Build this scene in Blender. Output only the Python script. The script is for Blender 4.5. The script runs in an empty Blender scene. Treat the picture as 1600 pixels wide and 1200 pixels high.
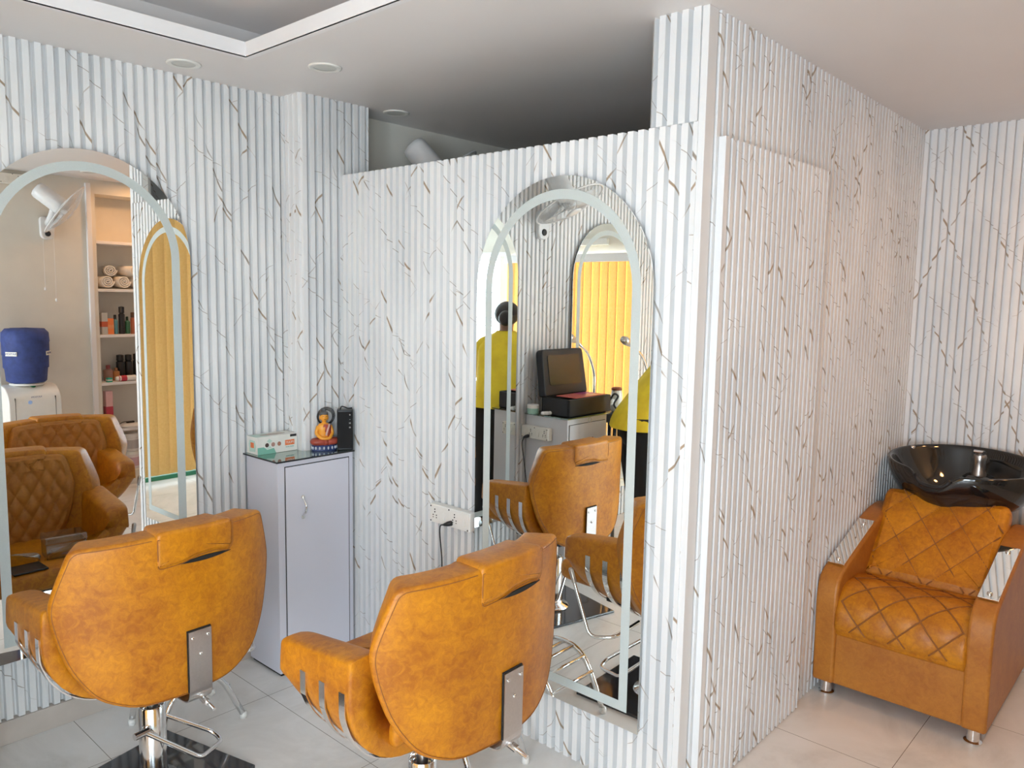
import bpy, bmesh, math, random
from mathutils import Vector, Matrix, noise
random.seed(7)
PI = math.pi
S = bpy.context.scene
COL = S.collection
# ------------------------------------------------------------------ room numbers (metres)
YL, XC, YB, XR, HC = 2.966, 2.0107, 1.1166, 4.064, 2.3516     # left wall, partition, booth side, right wall, ceiling
XCOL, YCOL, HT = 1.827, 2.826, 2.044                            # column, partition top
YN, XW = -0.43, -1.60                                           # wall behind the viewer, window wall
YM, XM = YL - .03, XC - .03                                     # mirror planes
# ------------------------------------------------------------------ camera
cam = bpy.data.objects.new('camera', bpy.data.cameras.new('camera')); COL.objects.link(cam)
cr = Vector((0.67211717, -0.74024662, 0.01713051)); cu = Vector((0.07016339, 0.08670305, 0.99376037)); cf = Vector((0.73711302, 0.66672147, -0.11021282))
M = Matrix((cr, cu, -cf)).transposed().to_4x4(); M.translation = (0, 0, 1.55)
cam.matrix_world = M
cam.data.sensor_fit = 'HORIZONTAL'; cam.data.sensor_width = 36; cam.data.lens = 1226.04 / 1600 * 36
cam.data.clip_start = .02
S.camera = cam
# ------------------------------------------------------------------ light and exposure
S.view_settings.view_transform = 'Standard'; S.view_settings.look = 'None'; S.view_settings.gamma = 1
S.view_settings.use_curve_mapping = False
S.view_settings.exposure = 0.12
w = bpy.data.worlds.new('sky'); S.world = w; w.use_nodes = True
bg = w.node_tree.nodes['Background']; bg.inputs[0].default_value = (.80, .90, 1, 1); bg.inputs[1].default_value = 1.6
def area(name, loc, rot, sx, sy, power, color):
    l = bpy.data.lights.new(name, 'AREA'); l.shape = 'RECTANGLE'; l.size = sx; l.size_y = sy; l.energy = power; l.color = color
    o = bpy.data.objects.new(name, l); COL.objects.link(o); o.location = loc; o.rotation_euler = rot
    return o
area('daylight_window', (-2.05, 1.3, 1.2), (0, -PI/2, 0), 1.6, 3.6, 500, (.83, .91, 1))
area('entrance_fill', (-.95, -1.0, 1.35), (PI/2, 0, 0), 1.4, 2.0, 72, (.84, .955, 1))  # added fill from an unseen entrance, for the left wall and partition
area('blinds_fill', (.95, -.95, 1.15), (PI/2, 0, 0), 1.0, 2.1, 10, (.92, .96, 1))  # unseen light added outside to brighten the front blinds
# added warm fill lights above the wash area, unseen, no real fittings there
for lx, ly in ((2.75, -.12), (3.5, -.12)):
    area('warm_fill', (lx, ly, HC - .012), (0, 0, 0), .14, .14, 4.5, (1, .50, .20))
for n, v in (('max_bounces', 14), ('diffuse_bounces', 6), ('glossy_bounces', 8), ('transmission_bounces', 8), ('transparent_max_bounces', 12)):
    setattr(S.cycles, n, v)
# ------------------------------------------------------------------ helpers
class NT:
    def __init__(s, name):
        s.m = bpy.data.materials.new(name); s.m.use_nodes = True; s.t = s.m.node_tree; s.b = s.t.nodes['Principled BSDF']
    def n(s, typ, **kw):
        o = s.t.nodes.new(typ)
        for k, v in kw.items():
            if k.startswith('i_'): o.inputs[k[2:].replace('_', ' ')].default_value = v
            else: setattr(o, k, v)
        return o
    def l(s, a, b): s.t.links.new(a, b)
    def math(s, op, a, b=None, c=None):
        o = s.t.nodes.new('ShaderNodeMath'); o.operation = op
        for i, v in enumerate((a, b, c)):
            if v is None: continue
            if isinstance(v, (int, float)): o.inputs[i].default_value = v
            else: s.l(v, o.inputs[i])
        return o.outputs[0]
    def ramp(s, fac, stops):
        o = s.t.nodes.new('ShaderNodeValToRGB'); e = o.color_ramp.elements
        while len(e) < len(stops): e.new(.5)
        for i, (p, c) in enumerate(stops): e[i].position = p; e[i].color = (*c, 1)
        s.l(fac, o.inputs[0]); return o.outputs[0]
    def mix(s, fac, a, b):
        o = s.t.nodes.new('ShaderNodeMix'); o.data_type = 'RGBA'
        for i, v in ((0, fac), (6, a), (7, b)):
            if isinstance(v, (int, float)): o.inputs[i].default_value = v
            elif isinstance(v, tuple): o.inputs[i].default_value = (*v, 1)
            else: s.l(v, o.inputs[i])
        return o.outputs[2]
    def bump(s, h, strength=.3, dist=.002):
        o = s.n('ShaderNodeBump'); o.inputs['Strength'].default_value = strength; o.inputs['Distance'].default_value = dist
        s.l(h, o.inputs['Height']); s.l(o.outputs[0], s.b.inputs['Normal'])
def simple(name, col, rough=.5, metal=0, var=.04, scale=30, spec=None, bump=0, coat=0):
    t = NT(name); co = t.n('ShaderNodeTexCoord'); nz = t.n('ShaderNodeTexNoise'); nz.inputs['Scale'].default_value = scale; nz.inputs['Detail'].default_value = 4
    t.l(co.outputs['Object'], nz.inputs['Vector'])
    a = tuple(max(0, c * (1 - var)) for c in col); b = tuple(min(1, c * (1 + var)) for c in col)
    t.l(t.ramp(nz.outputs[0], [(.3, a), (.7, b)]), t.b.inputs['Base Color'])
    t.b.inputs['Roughness'].default_value = rough; t.b.inputs['Metallic'].default_value = metal
    if spec is not None: t.b.inputs['Specular IOR Level'].default_value = spec
    if coat: t.b.inputs['Coat Weight'].default_value = coat; t.b.inputs['Coat Roughness'].default_value = .05
    if bump: t.bump(nz.outputs[0], bump, .002)
    return t.m
def marble_panel():
    t = NT('fluted_marble_panel'); uv = t.n('ShaderNodeTexCoord').outputs['UV']
    sp = t.n('ShaderNodeSeparateXYZ'); t.l(uv, sp.inputs[0]); u0, v0 = sp.outputs[0], sp.outputs[1]
    u0 = t.math('MULTIPLY', u0, .74)
    def warp(scale, off, det=5):
        nz = t.n('ShaderNodeTexNoise'); nz.noise_dimensions = '2D'; nz.inputs['Scale'].default_value = scale; nz.inputs['Detail'].default_value = det; nz.inputs['Roughness'].default_value = .5
        mp = t.n('ShaderNodeMapping'); mp.inputs['Location'].default_value = (off, off * 1.7, 0); t.l(uv, mp.inputs[0]); t.l(mp.outputs[0], nz.inputs['Vector'])
        return nz.outputs[0]
    col = (.86, .865, .87)
    cloud = t.ramp(warp(1.6, 3), [(.35, (.72, .73, .74)), (.6, (.80, .803, .805))])
    cur = cloud
    for k, (ang, sgn, per, wd, thr, sc, c) in enumerate([
            (60, 1, .270, .0036, .475, 3.2, (.30, .20, .11)), (57, -1, .400, .0036, .50, 3.0, (.32, .22, .13)),
            (63, 1, .330, .0030, .51, 4.0, (.24, .19, .14)), (40, 1, .235, .0013, .46, 2.6, (.36, .31, .27)),
            (45, -1, .300, .0011, .50, 3.3, (.42, .36, .32)), (28, 1, .41, .0012, .5, 4.1, (.40, .35, .30))]):
        a = math.radians(ang)
        wq = t.math('MULTIPLY', t.math('SUBTRACT', warp(3.6 + k * .4, k * 5.3, 1.5), .5), .06)
        c1 = t.math('ADD', t.math('ADD', t.math('MULTIPLY', u0, sgn * math.sin(a)), t.math('MULTIPLY', v0, math.cos(a))), wq)
        fr = t.math('FRACT', t.math('DIVIDE', c1, per))
        d = t.math('MULTIPLY', t.math('ABSOLUTE', t.math('SUBTRACT', fr, .5)), per)
        mk = warp(sc, 11 + k * 7.1, 2)
        m2 = t.math('MULTIPLY', t.math('SUBTRACT', mk, thr), 9)
        m2 = t.math('MINIMUM', t.math('MAXIMUM', m2, 0), 1)
        line = t.math('SUBTRACT', 1, t.math('DIVIDE', d, t.math('ADD', t.math('MULTIPLY', m2, wd), .0003)))
        line = t.math('MINIMUM', t.math('MAXIMUM', t.math('MULTIPLY', line, 2.0), 0), 1)
        cur = t.mix(t.math('MULTIPLY', t.math('MULTIPLY', line, m2), .9), cur, c)
    t.l(cur, t.b.inputs['Base Color']); t.b.inputs['Roughness'].default_value = .38
    return t.m
def floor_mat():
    t = NT('marble_floor_tile'); co = t.n('ShaderNodeTexCoord').outputs['Object']
    sp = t.n('ShaderNodeSeparateXYZ'); t.l(co, sp.inputs[0])
    def joint(c, off, pitch):
        fr = t.math('FRACT', t.math('DIVIDE', t.math('SUBTRACT', c, off), pitch))
        d = t.math('MULTIPLY', t.math('MINIMUM', fr, t.math('SUBTRACT', 1, fr)), pitch)
        return t.math('LESS_THAN', d, .0011)
    j = t.math('MAXIMUM', joint(sp.outputs[0], .94 - 5.8, .58), joint(sp.outputs[1], .70 - 6.4, .64))
    nz = t.n('ShaderNodeTexNoise'); nz.inputs['Scale'].default_value = 1.7; nz.inputs['Detail'].default_value = 8; nz.inputs['Roughness'].default_value = .65; nz.inputs['Distortion'].default_value = 1.5
    t.l(co, nz.inputs['Vector'])
    c = t.ramp(nz.outputs[0], [(.30, (.66, .645, .62)), (.5, (.80, .79, .77)), (.72, (.86, .85, .84))])
    c = t.mix(j, c, (.22, .20, .18))
    t.l(c, t.b.inputs['Base Color']); t.b.inputs['Roughness'].default_value = .22
    return t.m
def leather(name, dark, light):
    t = NT(name); co = t.n('ShaderNodeTexCoord').outputs['Object']
    n1 = t.n('ShaderNodeTexNoise'); n1.inputs['Scale'].default_value = 48; n1.inputs['Detail'].default_value = 7; n1.inputs['Roughness'].default_value = .7; n1.inputs['Distortion'].default_value = .7
    n2 = t.n('ShaderNodeTexNoise'); n2.inputs['Scale'].default_value = 7; n2.inputs['Detail'].default_value = 3
    vo = t.n('ShaderNodeTexVoronoi'); vo.inputs['Scale'].default_value = 260
    for q in (n1, n2, vo): t.l(co, q.inputs['Vector'])
    f = t.math('ADD', t.math('MULTIPLY', n1.outputs[0], .55), t.math('MULTIPLY', n2.outputs[0], .45))
    t.l(t.ramp(f, [(.38, dark), (.62, light)]), t.b.inputs['Base Color'])
    t.b.inputs['Roughness'].default_value = .42; t.b.inputs['Specular IOR Level'].default_value = .4
    t.bump(t.math('ADD', vo.outputs[0], n1.outputs[0]), .25, .0008)
    return t.m
def glassy(name, tint, alpha, rough=.02):
    # thin pane: mostly see-through, with a mirror-like sheen
    t = NT(name); t.t.nodes.remove(t.b)
    tr = t.n('ShaderNodeBsdfTransparent'); tr.inputs[0].default_value = (*tint, 1)
    gl = t.n('ShaderNodeBsdfGlossy'); gl.inputs['Roughness'].default_value = rough
    lw = t.n('ShaderNodeLayerWeight'); lw.inputs[0].default_value = .3
    mx = t.n('ShaderNodeMixShader'); t.l(t.math('ADD', t.math('MULTIPLY', lw.outputs[1], .5), alpha), mx.inputs[0]); t.l(tr.outputs[0], mx.inputs[1]); t.l(gl.outputs[0], mx.inputs[2])
    t.l(mx.outputs[0], t.t.nodes['Material Output'].inputs[0]); return t.m
def blind_mat():
    t = NT('yellow_blind_fabric'); co = t.n('ShaderNodeTexCoord').outputs['Object']
    nz = t.n('ShaderNodeTexNoise'); nz.inputs['Scale'].default_value = 60; t.l(co, nz.inputs['Vector'])
    c = t.ramp(nz.outputs[0], [(.3, (.84, .585, .22)), (.7, (.89, .64, .27))]); t.l(c, t.b.inputs['Base Color']); t.b.inputs['Roughness'].default_value = .8
    tl = t.n('ShaderNodeBsdfTranslucent'); t.l(c, tl.inputs[0])
    mx = t.n('ShaderNodeMixShader'); mx.inputs[0].default_value = .22; t.l(t.b.outputs[0], mx.inputs[1]); t.l(tl.outputs[0], mx.inputs[2])
    t.l(mx.outputs[0], t.t.nodes['Material Output'].inputs[0]); return t.m
MAT = dict(
    panel=marble_panel(), floor=floor_mat(), leather=leather('tan_leather', (.35, .108, .006), (.60, .235, .008)),
    brown=leather('brown_tan_leather', (.36, .125, .020), (.48, .19, .028)),
    plaster=simple('cream_plaster', (.72, .69, .62), .75, scale=5), ceiling=simple('ceiling_paint', (.76, .73, .72), .45, scale=2, var=.02),
    lip=simple('white_gypsum_paint', (.80, .79, .80), .6, scale=3, var=.02),
    skirt=simple('beige_skirting_tile', (.55, .49, .44), .35, scale=6, var=.1),
    chrome=simple('chrome', (.82, .82, .82), .12, 1, scale=5, var=.02), steel=simple('brushed_steel', (.60, .58, .57), .28, 1, scale=200),
    mirror=simple('silvered_glass', (.93, .95, .935), .0, 1, scale=1, var=0), etched=simple('etched_glass', (.52, .57, .56), .55, 0, scale=400, spec=.3),
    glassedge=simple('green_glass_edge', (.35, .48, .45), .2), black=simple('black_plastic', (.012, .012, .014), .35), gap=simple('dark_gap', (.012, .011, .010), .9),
    glossblack=simple('black_ceramic', (.006, .008, .009), .06, scale=3, coat=.6), blacksteel=simple('black_enamel_plate', (.03, .03, .035), .10, scale=3, coat=.8),
    laminate=simple('lilac_grey_laminate', (.66, .66, .74), .40, scale=3, var=.02), laminate2=simple('white_laminate', (.70, .70, .73), .45, scale=3, var=.02),
    glasstop=simple('dark_mirror_glass_top', (.34, .43, .40), .03, .85, var=0), white=simple('white_plastic', (.78, .77, .74), .35, var=.02), ivory=simple('ivory_plastic', (.80, .77, .70), .35, var=.02),
    blind=blind_mat(), bluecloth=simple('blue_quilted_cover', (.035, .06, .22), .7, bump=.6, scale=25, var=.2),
    towel=simple('white_towelling', (.80, .78, .75), .95, scale=180, bump=.8), pane=glassy('window_pane', (.97, .99, 1), .06), clear=glassy('clear_plastic', (.86, .86, .88), .10, .1),
    frame=simple('white_window_frame', (.75, .75, .74), .4), yellow=simple('yellow_shirt_cloth', (.95, .68, .03), .7, scale=12, var=.12, bump=.3), cloth=simple('black_trouser_cloth', (.012, .012, .013), .85),
    stitch=simple('dark_brown_stitched_crease', (.26, .095, .018), .6), skin=simple('skin', (.35, .19, .12), .5), hair=simple('black_hair', (.012, .009, .008), .45, scale=150, bump=.8, var=.3))
def colmat(name, c, rough=.4, metal=0): 
    if name not in MAT: MAT[name] = simple(name, c, rough, metal)
    return MAT[name]

def link(name, bm, mat, parent=None, smooth=False, bevel=0, seg=2, sub=0, autosm=None, loc=None, rot=None):
    bmesh.ops.recalc_face_normals(bm, faces=bm.faces)
    me = bpy.data.meshes.new(name); bm.to_mesh(me); bm.free()
    o = bpy.data.objects.new(name, me); COL.objects.link(o)
    for m in (mat if isinstance(mat, (list, tuple)) else [mat]): me.materials.append(MAT[m] if isinstance(m, str) else m)
    if smooth:
        me.shade_smooth()
        if autosm is not None: me.set_sharp_from_angle(angle=math.radians(autosm))
    if parent: o.parent = parent
    if loc: o.location = loc
    if rot: o.rotation_euler = rot
    if bevel:
        b = o.modifiers.new('bevel', 'BEVEL'); b.width = bevel; b.segments = seg; b.limit_method = 'ANGLE'; b.angle_limit = math.radians(40)
    if sub:
        s = o.modifiers.new('sub', 'SUBSURF'); s.levels = s.render_levels = sub
    return o
def thing(name, label, cat, loc=(0, 0, 0), rz=0, group=None, rot=None):
    o = bpy.data.objects.new(name, None); COL.objects.link(o); o.location = loc; o.rotation_euler = rot or (0, 0, rz); o.empty_display_size = .05
    o['label'] = label; o['category'] = cat
    if group: o['group'] = group
    return o
def tag(o, label, cat, group=None):
    o['label'] = label; o['category'] = cat
    if group: o['group'] = group
    return o
def struct(o): o['kind'] = 'structure'; return o
def B(): return bmesh.new()
def box(bm, a, b, mi=0, M=None):
    x0, y0, z0 = a; x1, y1, z1 = b
    P = [(x0, y0, z0), (x1, y0, z0), (x1, y1, z0), (x0, y1, z0), (x0, y0, z1), (x1, y0, z1), (x1, y1, z1), (x0, y1, z1)]
    if M is not None: P = [M @ Vector(p) for p in P]
    v = [bm.verts.new(p) for p in P]
    for f in ((0, 3, 2, 1), (4, 5, 6, 7), (0, 1, 5, 4), (1, 2, 6, 5), (2, 3, 7, 6), (3, 0, 4, 7)):
        bm.faces.new([v[i] for i in f]).material_index = mi
    return bm
def boxo(name, a, b, mat, parent=None, **k): return link(name, box(B(), a, b), mat, parent, **k)
def lathe(bm, prof, M=None, n=32, mi=0, capA=True, capB=True, sx=1, sy=1):
    rings = []
    for r, z in prof:
        R_ = [Vector((r * sx * math.cos(2 * PI * i / n), r * sy * math.sin(2 * PI * i / n), z)) for i in range(n)]
        if M is not None: R_ = [M @ q for q in R_]
        rings.append([bm.verts.new(q) for q in R_])
    for a, b in zip(rings, rings[1:]):
        for i in range(n): bm.faces.new((a[i], a[(i + 1) % n], b[(i + 1) % n], b[i])).material_index = mi
    if capA: bm.faces.new(rings[0][::-1]).material_index = mi
    if capB: bm.faces.new(rings[-1]).material_index = mi
    return bm
def smoothpath(pts, r=.02, n=5):
    # round the corners of a polyline
    P = [Vector(p) for p in pts]; out = [P[0]]
    for i in range(1, len(P) - 1):
        a, b, c = P[i - 1], P[i], P[i + 1]
        d1 = min(r, (a - b).length * .45); d2 = min(r, (c - b).length * .45)
        s = b + (a - b).normalized() * d1; e = b + (c - b).normalized() * d2
        for k in range(n + 1):
            t = k / n; out.append(s.lerp(b, t).lerp(b.lerp(e, t), t))
    out.append(P[-1]); return out
def tube(bm, pts, r, n=10, mi=0, closed=False, rad=None):
    P = [Vector(p) for p in pts]; m = len(P); rings = []; up = None
    for i in range(m):
        t = (P[(i + 1) % m] - P[i - 1]) if closed else (P[min(i + 1, m - 1)] - P[max(i - 1, 0)])
        t.normalize()
        if up is None: up = t.orthogonal().normalized()
        up = (up - t * up.dot(t)); up = up.normalized() if up.length > 1e-6 else t.orthogonal().normalized()
        w_ = t.cross(up); rr = rad[i] if rad else r
        rings.append([bm.verts.new(P[i] + (up * math.cos(2 * PI * k / n) + w_ * math.sin(2 * PI * k / n)) * rr) for k in range(n)])
    for a, b in (list(zip(rings, rings[1:])) + ([(rings[-1], rings[0])] if closed else [])):
        for k in range(n): bm.faces.new((a[k], a[(k + 1) % n], b[(k + 1) % n], b[k])).material_index = mi
    if not closed: bm.faces.new(rings[0][::-1]).material_index = mi; bm.faces.new(rings[-1]).material_index = mi
    return bm
def prism(bm, pts, d0, d1, axis='y', mi=0, M=None):
    # pts in the plane perpendicular to axis
    def P(a, b, d): return {'y': (a, d, b), 'x': (d, a, b), 'z': (a, b, d)}[axis]
    f = lambda q: (M @ Vector(q)) if M is not None else q
    A = [bm.verts.new(f(P(a, b, d0))) for a, b in pts]; C = [bm.verts.new(f(P(a, b, d1))) for a, b in pts]; n = len(pts)
    bm.faces.new(A[::-1]).material_index = mi; bm.faces.new(C).material_index = mi
    for i in range(n): bm.faces.new((A[i], A[(i + 1) % n], C[(i + 1) % n], C[i])).material_index = mi
    return bm
def loft(bm, rings, cap=True, mi=0):
    V = [[bm.verts.new(q) for q in r] for r in rings]; n = len(V[0])
    for a, b in zip(V, V[1:]):
        for i in range(n): bm.faces.new((a[i], a[(i + 1) % n], b[(i + 1) % n], b[i])).material_index = mi
    if cap: bm.faces.new(V[0][::-1]).material_index = mi; bm.faces.new(V[-1]).material_index = mi
    return bm
def rounded(pts, r=.03, n=4):
    # closed polygon with rounded corners; r may be a list
    out = []; m = len(pts)
    for i in range(m):
        a, b, c = Vector(pts[i - 1]), Vector(pts[i]), Vector(pts[(i + 1) % m]); rr = r[i] if isinstance(r, (list, tuple)) else r
        d = min(rr, (a - b).length * .48, (c - b).length * .48)
        s = b + (a - b).normalized() * d; e = b + (c - b).normalized() * d
        for k in range(n + 1):
            t = k / n; out.append(tuple(s.lerp(b, t).lerp(b.lerp(e, t), t)))
    return out
def densify(pts, step):
    out = []; m = len(pts)
    for i in range(m):
        a, b = Vector(pts[i]), Vector(pts[(i + 1) % m]); k = max(1, int((b - a).length / step))
        for j in range(k): out.append(tuple(a.lerp(b, j / k)))
    return out
def pad(bm, outline, thick, bev, fmap, centre=None, rings=8, front=None, mi=0):
    """closed upholstered slab: outline (u,v), depth w 0..thick, rounded rim, mapped by fmap(u,v,w).  front(u,v)->extra w"""
    O = [Vector(q) for q in densify(outline, .010 if front else .018)]; n = len(O)
    c = Vector(centre) if centre else sum(O, Vector((0, 0))) / n
    N = []
    for i in range(n):
        t = (O[(i + 1) % n] - O[i - 1]).normalized(); nn = Vector((t.y, -t.x))
        if nn.dot(O[i] - c) < 0: nn = -nn
        N.append(nn)
    L = []
    def ring(k, inset, w_, fr=False):
        R_ = []
        for i in range(n):
            q = O[i] - N[i] * inset; q = c + (q - c) * k
            ww = w_ + (front(q.x, q.y) if (fr and front) else 0)
            R_.append(bm.verts.new(fmap(q.x, q.y, ww)))
        L.append(R_)
    v0 = bm.verts.new(fmap(c.x, c.y, 0))
    for k in range(1, rings): ring(k / rings, bev, 0)
    for k in range(5):
        a = k / 4 * PI / 2; ring(1, bev * (1 - math.sin(a)), bev * (1 - math.cos(a)))
    for k in range(5):
        a = k / 4 * PI / 2; ring(1, bev * (1 - math.cos(a)), thick - bev + bev * math.sin(a))
    fr_rings = rings * 5 if front else rings
    for k in range(fr_rings - 1, 0, -1): ring(k / fr_rings, bev, thick, True)
    v1 = bm.verts.new(fmap(c.x, c.y, thick + (front(c.x, c.y) if front else 0)))
    for i in range(n): bm.faces.new((v0, L[0][(i + 1) % n], L[0][i])).material_index = mi
    for a, b in zip(L, L[1:]):
        for i in range(n): bm.faces.new((a[i], a[(i + 1) % n], b[(i + 1) % n], b[i])).material_index = mi
    for i in range(n): bm.faces.new((L[-1][i], L[-1][(i + 1) % n], v1)).material_index = mi
    return bm
def boolcut(o, a, b):
    c = boxo('cutter', a, b, 'gap'); c.matrix_world = o.matrix_world.copy() if False else Matrix(); m = o.modifiers.new('cut', 'BOOLEAN'); m.object = c; m.operation = 'DIFFERENCE'; m.solver = 'EXACT'
    bpy.context.view_layer.update()
    dg = bpy.context.evaluated_depsgraph_get(); me = bpy.data.meshes.new_from_object(o.evaluated_get(dg)); o.modifiers.remove(m); o.data = me; bpy.data.objects.remove(c)
    return o
def frame_along(p0, p1):
    z = (Vector(p1) - Vector(p0)).normalized(); x = z.orthogonal().normalized(); y = z.cross(x)
    m = Matrix((x, y, z)).transposed().to_4x4(); m.translation = p0; return m
def text(name, s, size, mat, parent, M, ext=.0004, align='CENTER'):
    c = bpy.data.curves.new(name, 'FONT'); c.body = s; c.size = size; c.extrude = ext; c.align_x = align; c.align_y = 'CENTER'; c.resolution_u = 3
    t = bpy.data.objects.new('tmp', c); COL.objects.link(t); bpy.context.view_layer.update()
    me = bpy.data.meshes.new_from_object(t.evaluated_get(bpy.context.evaluated_depsgraph_get())); bpy.data.objects.remove(t)
    o = bpy.data.objects.new(name, me); COL.objects.link(o); me.materials.clear(); me.materials.append(MAT[mat]); o.parent = parent; o.matrix_local = M
    return o
def TM(origin, right, up):
    r, u = Vector(right).normalized(), Vector(up).normalized(); m = Matrix((r, u, r.cross(u))).transposed().to_4x4(); m.translation = origin; return m

# ------------------------------------------------------------------ fluted walls
PIT = .0365
def flute(name, p0, d, nrm, length, z0, z1, back=.02, phase=0, uoff=0, pit=PIT, dep=.021):
    """ridged panel from p0 along d, ridges proud towards nrm, solid backing behind"""
    bm = B(); uvl = bm.loops.layers.uv.new('uv'); d = Vector((*d, 0)); nr = Vector((*nrm, 0)); p0 = Vector((*p0, 0))
    prof = [(0, -dep * .66)]; x = -phase
    while x < length:
        for a, h in ((.0065, -dep * .66), (.0085, dep * .34), (.0285, dep * .34), (.0310, -dep * .66)):
            q = x + a * pit / .0365
            if 0 < q < length: prof.append((q, h))
        x += pit
    prof.append((length, prof[-1][1]))
    arc = [uoff]
    for a, b in zip(prof, prof[1:]): arc.append(arc[-1] + math.hypot(b[0] - a[0], b[1] - a[1]))
    def P(s, h, z): q = p0 + d * s + nr * h; return (q.x, q.y, z)
    lo = [bm.verts.new(P(s, h, z0)) for s, h in prof]; hi = [bm.verts.new(P(s, h, z1)) for s, h in prof]
    blo = [bm.verts.new(P(s, -back, z0)) for s, h in prof]; bhi = [bm.verts.new(P(s, -back, z1)) for s, h in prof]
    def F(vs, uvs):
        f = bm.faces.new(vs)
        for l_, q in zip(f.loops, uvs): l_[uvl].uv = q
    for i in range(len(prof) - 1):
        a, b = arc[i], arc[i + 1]
        F((lo[i], lo[i + 1], hi[i + 1], hi[i]), ((a, z0), (b, z0), (b, z1), (a, z1)))
        F((blo[i], bhi[i], bhi[i + 1], blo[i + 1]), ((a, z0), (a, z1), (b, z1), (b, z0)))
        F((lo[i], blo[i], blo[i + 1], lo[i + 1]), ((a, z0), (a, z0), (b, z0), (b, z0)))
        F((hi[i], hi[i + 1], bhi[i + 1], bhi[i]), ((a, z1), (b, z1), (b, z1), (a, z1)))
    for i in (0, -1): F((lo[i], hi[i], bhi[i], blo[i]), ((0, z0), (0, z1), (.02, z1), (.02, z0)))
    return link(name, bm, 'panel')
struct(flute('wall_left', (XW, YL), (1, 0), (0, -1), XCOL - XW + .02, .085, HC, back=.034, phase=.01, uoff=2))
struct(flute('wall_column_side', (XCOL, YL), (0, -1), (-1, 0), YL - YCOL + .004, .085, HC, back=.01, phase=.005, uoff=9))
struct(flute('wall_column', (XCOL - .004, YCOL), (1, 0), (0, -1), .34, 0, HC, back=.10, phase=.0, uoff=7))
struct(flute('wall_partition', (XC, YCOL - .004), (0, -1), (-1, 0), YCOL - YB - .02, 0, HT, back=.03, phase=.012, uoff=14))
struct(flute('wall_pier', (XC, YB + .185), (0, -1), (-1, 0), .165, HT + .001, HC, back=.03, phase=.012, uoff=21))
struct(flute('wall_booth', (XC + .05, YB), (1, 0), (0, -1), XR - XC - .05, 0, HC, back=.03, phase=.0, uoff=30))
struct(flute('wall_right', (XR, YB), (0, -1), (-1, 0), YB - YN, 0, HC, back=.03, phase=.0, uoff=41, pit=.034))
# corner post of the booth
struct(link('trim_1', box(B(), (XC - .004, YB - .004, 0), (XC + .048, YB + .018, HC)), 'panel', bevel=.002))
# booth inside: plain plaster
struct(boxo('wall_back', (XW - .1, YL + .02, -.02), (XR + .1, YL + .12, HC + .3), 'plaster'))
struct(boxo('wall_booth_end', (XR, YB + .03, 0), (XR + .1, YL + .02, HC + .3), 'plaster'))
struct(boxo('wall_right_outer', (XR + .031, YN - .5, 0), (XR + .1, YB + .03, HC + .3), 'plaster'))
struct(boxo('baseboard_left', (XW, YL - .010, 0), (XCOL, YL + .02, .083), 'skirt', bevel=.002))
# skirting joints are thin grooves of grout
struct(boxo('floor', (XW - .1, YN - .55, -.1), (XR + .1, YL + .12, 0), 'floor'))
# ceiling with a recessed tray
TX0, TX1, TY0, TY1 = -1.1, 1.451, .05, 2.572
bm = B()
for a, b in (((XW - .1, YN - .5), (XR + .1, TY0)), ((XW - .1, TY1), (XR + .1, YL + .12)), ((XW - .1, TY0), (TX0, TY1)), ((TX1, TY0), (XR + .1, TY1))):
    box(bm, (*a, HC), (*b, HC + .004))
struct(link('ceiling', bm, 'ceiling'))
bm = B()
for a, b in (((TX0 - .02, TY0 - .02), (TX1 + .02, TY0)), ((TX0 - .02, TY1), (TX1 + .02, TY1 + .02)), ((TX0 - .02, TY0), (TX0, TY1)), ((TX1, TY0), (TX1 + .02, TY1))):
    box(bm, (*a, HC - .0005), (*b, HC + .052))
struct(link('trim_2', bm, 'lip'))
bm = B(); box(bm, (TX0 - .25, TY0 - .25, HC + .17), (TX1 + .25, TY1 + .25, HC + .2))
for a, b in (((TX0 - .25, TY0 - .25), (TX1 + .25, TY0 - .23)), ((TX0 - .25, TY1 + .23), (TX1 + .25, TY1 + .25)), ((TX0 - .25, TY0 - .25), (TX0 - .23, TY1 + .25)), ((TX1 + .23, TY0 - .25), (TX1 + .25, TY1 + .25))):
    box(bm, (*a, HC + .004), (*b, HC + .2))
struct(link('ceiling_tray', bm, 'ceiling'))

# ---- wall behind the viewer (shopfront blinds, then plaster with a shelf niche)
NX0, NX1, NZ0, NZ1, ND = 2.43, 3.05, .115, 2.25, .24
bm = B()
box(bm, (1.42, YN - ND, 0), (NX0, YN, HC)); box(bm, (NX1, YN - ND, 0), (XR + .03, YN, HC))
box(bm, (NX0, YN - ND, 0), (NX1, YN, NZ0)); box(bm, (NX0, YN - ND, NZ1), (NX1, YN, HC)); box(bm, (NX0, YN - ND - .03, NZ0), (NX1, YN - ND, NZ1))
struct(link('wall_front', bm, 'plaster'))
struct(boxo('trim_3', (NX0 - .07, YN, 0), (NX0 - .035, YN + .025, HC - .03), 'lip', bevel=.003))
SH = [1.905, 1.545, 1.195, .825, .455]
for i, z in enumerate(SH):
    s_ = boxo('niche_shelf', (NX0, YN - ND, z - .022), (NX1, YN - .01, z), 'lip', bevel=.002)
    tag(s_, ['white niche shelf above the rolled towels, topmost', 'white niche shelf holding the rolled white towels', 'white niche shelf holding upright bottles and small boxes', 'white niche shelf holding the squat bottles and dark cans', 'white niche shelf holding the round white puck charger'][i], 'shelf')
struct(boxo('wall_shopfront_head', (XW, YN - .1, 2.25), (1.42, YN, HC), 'plaster'))
struct(boxo('wall_window_head', (XW - .1, YN, 1.93), (XW, YL + .02, HC), 'plaster'))
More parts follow.
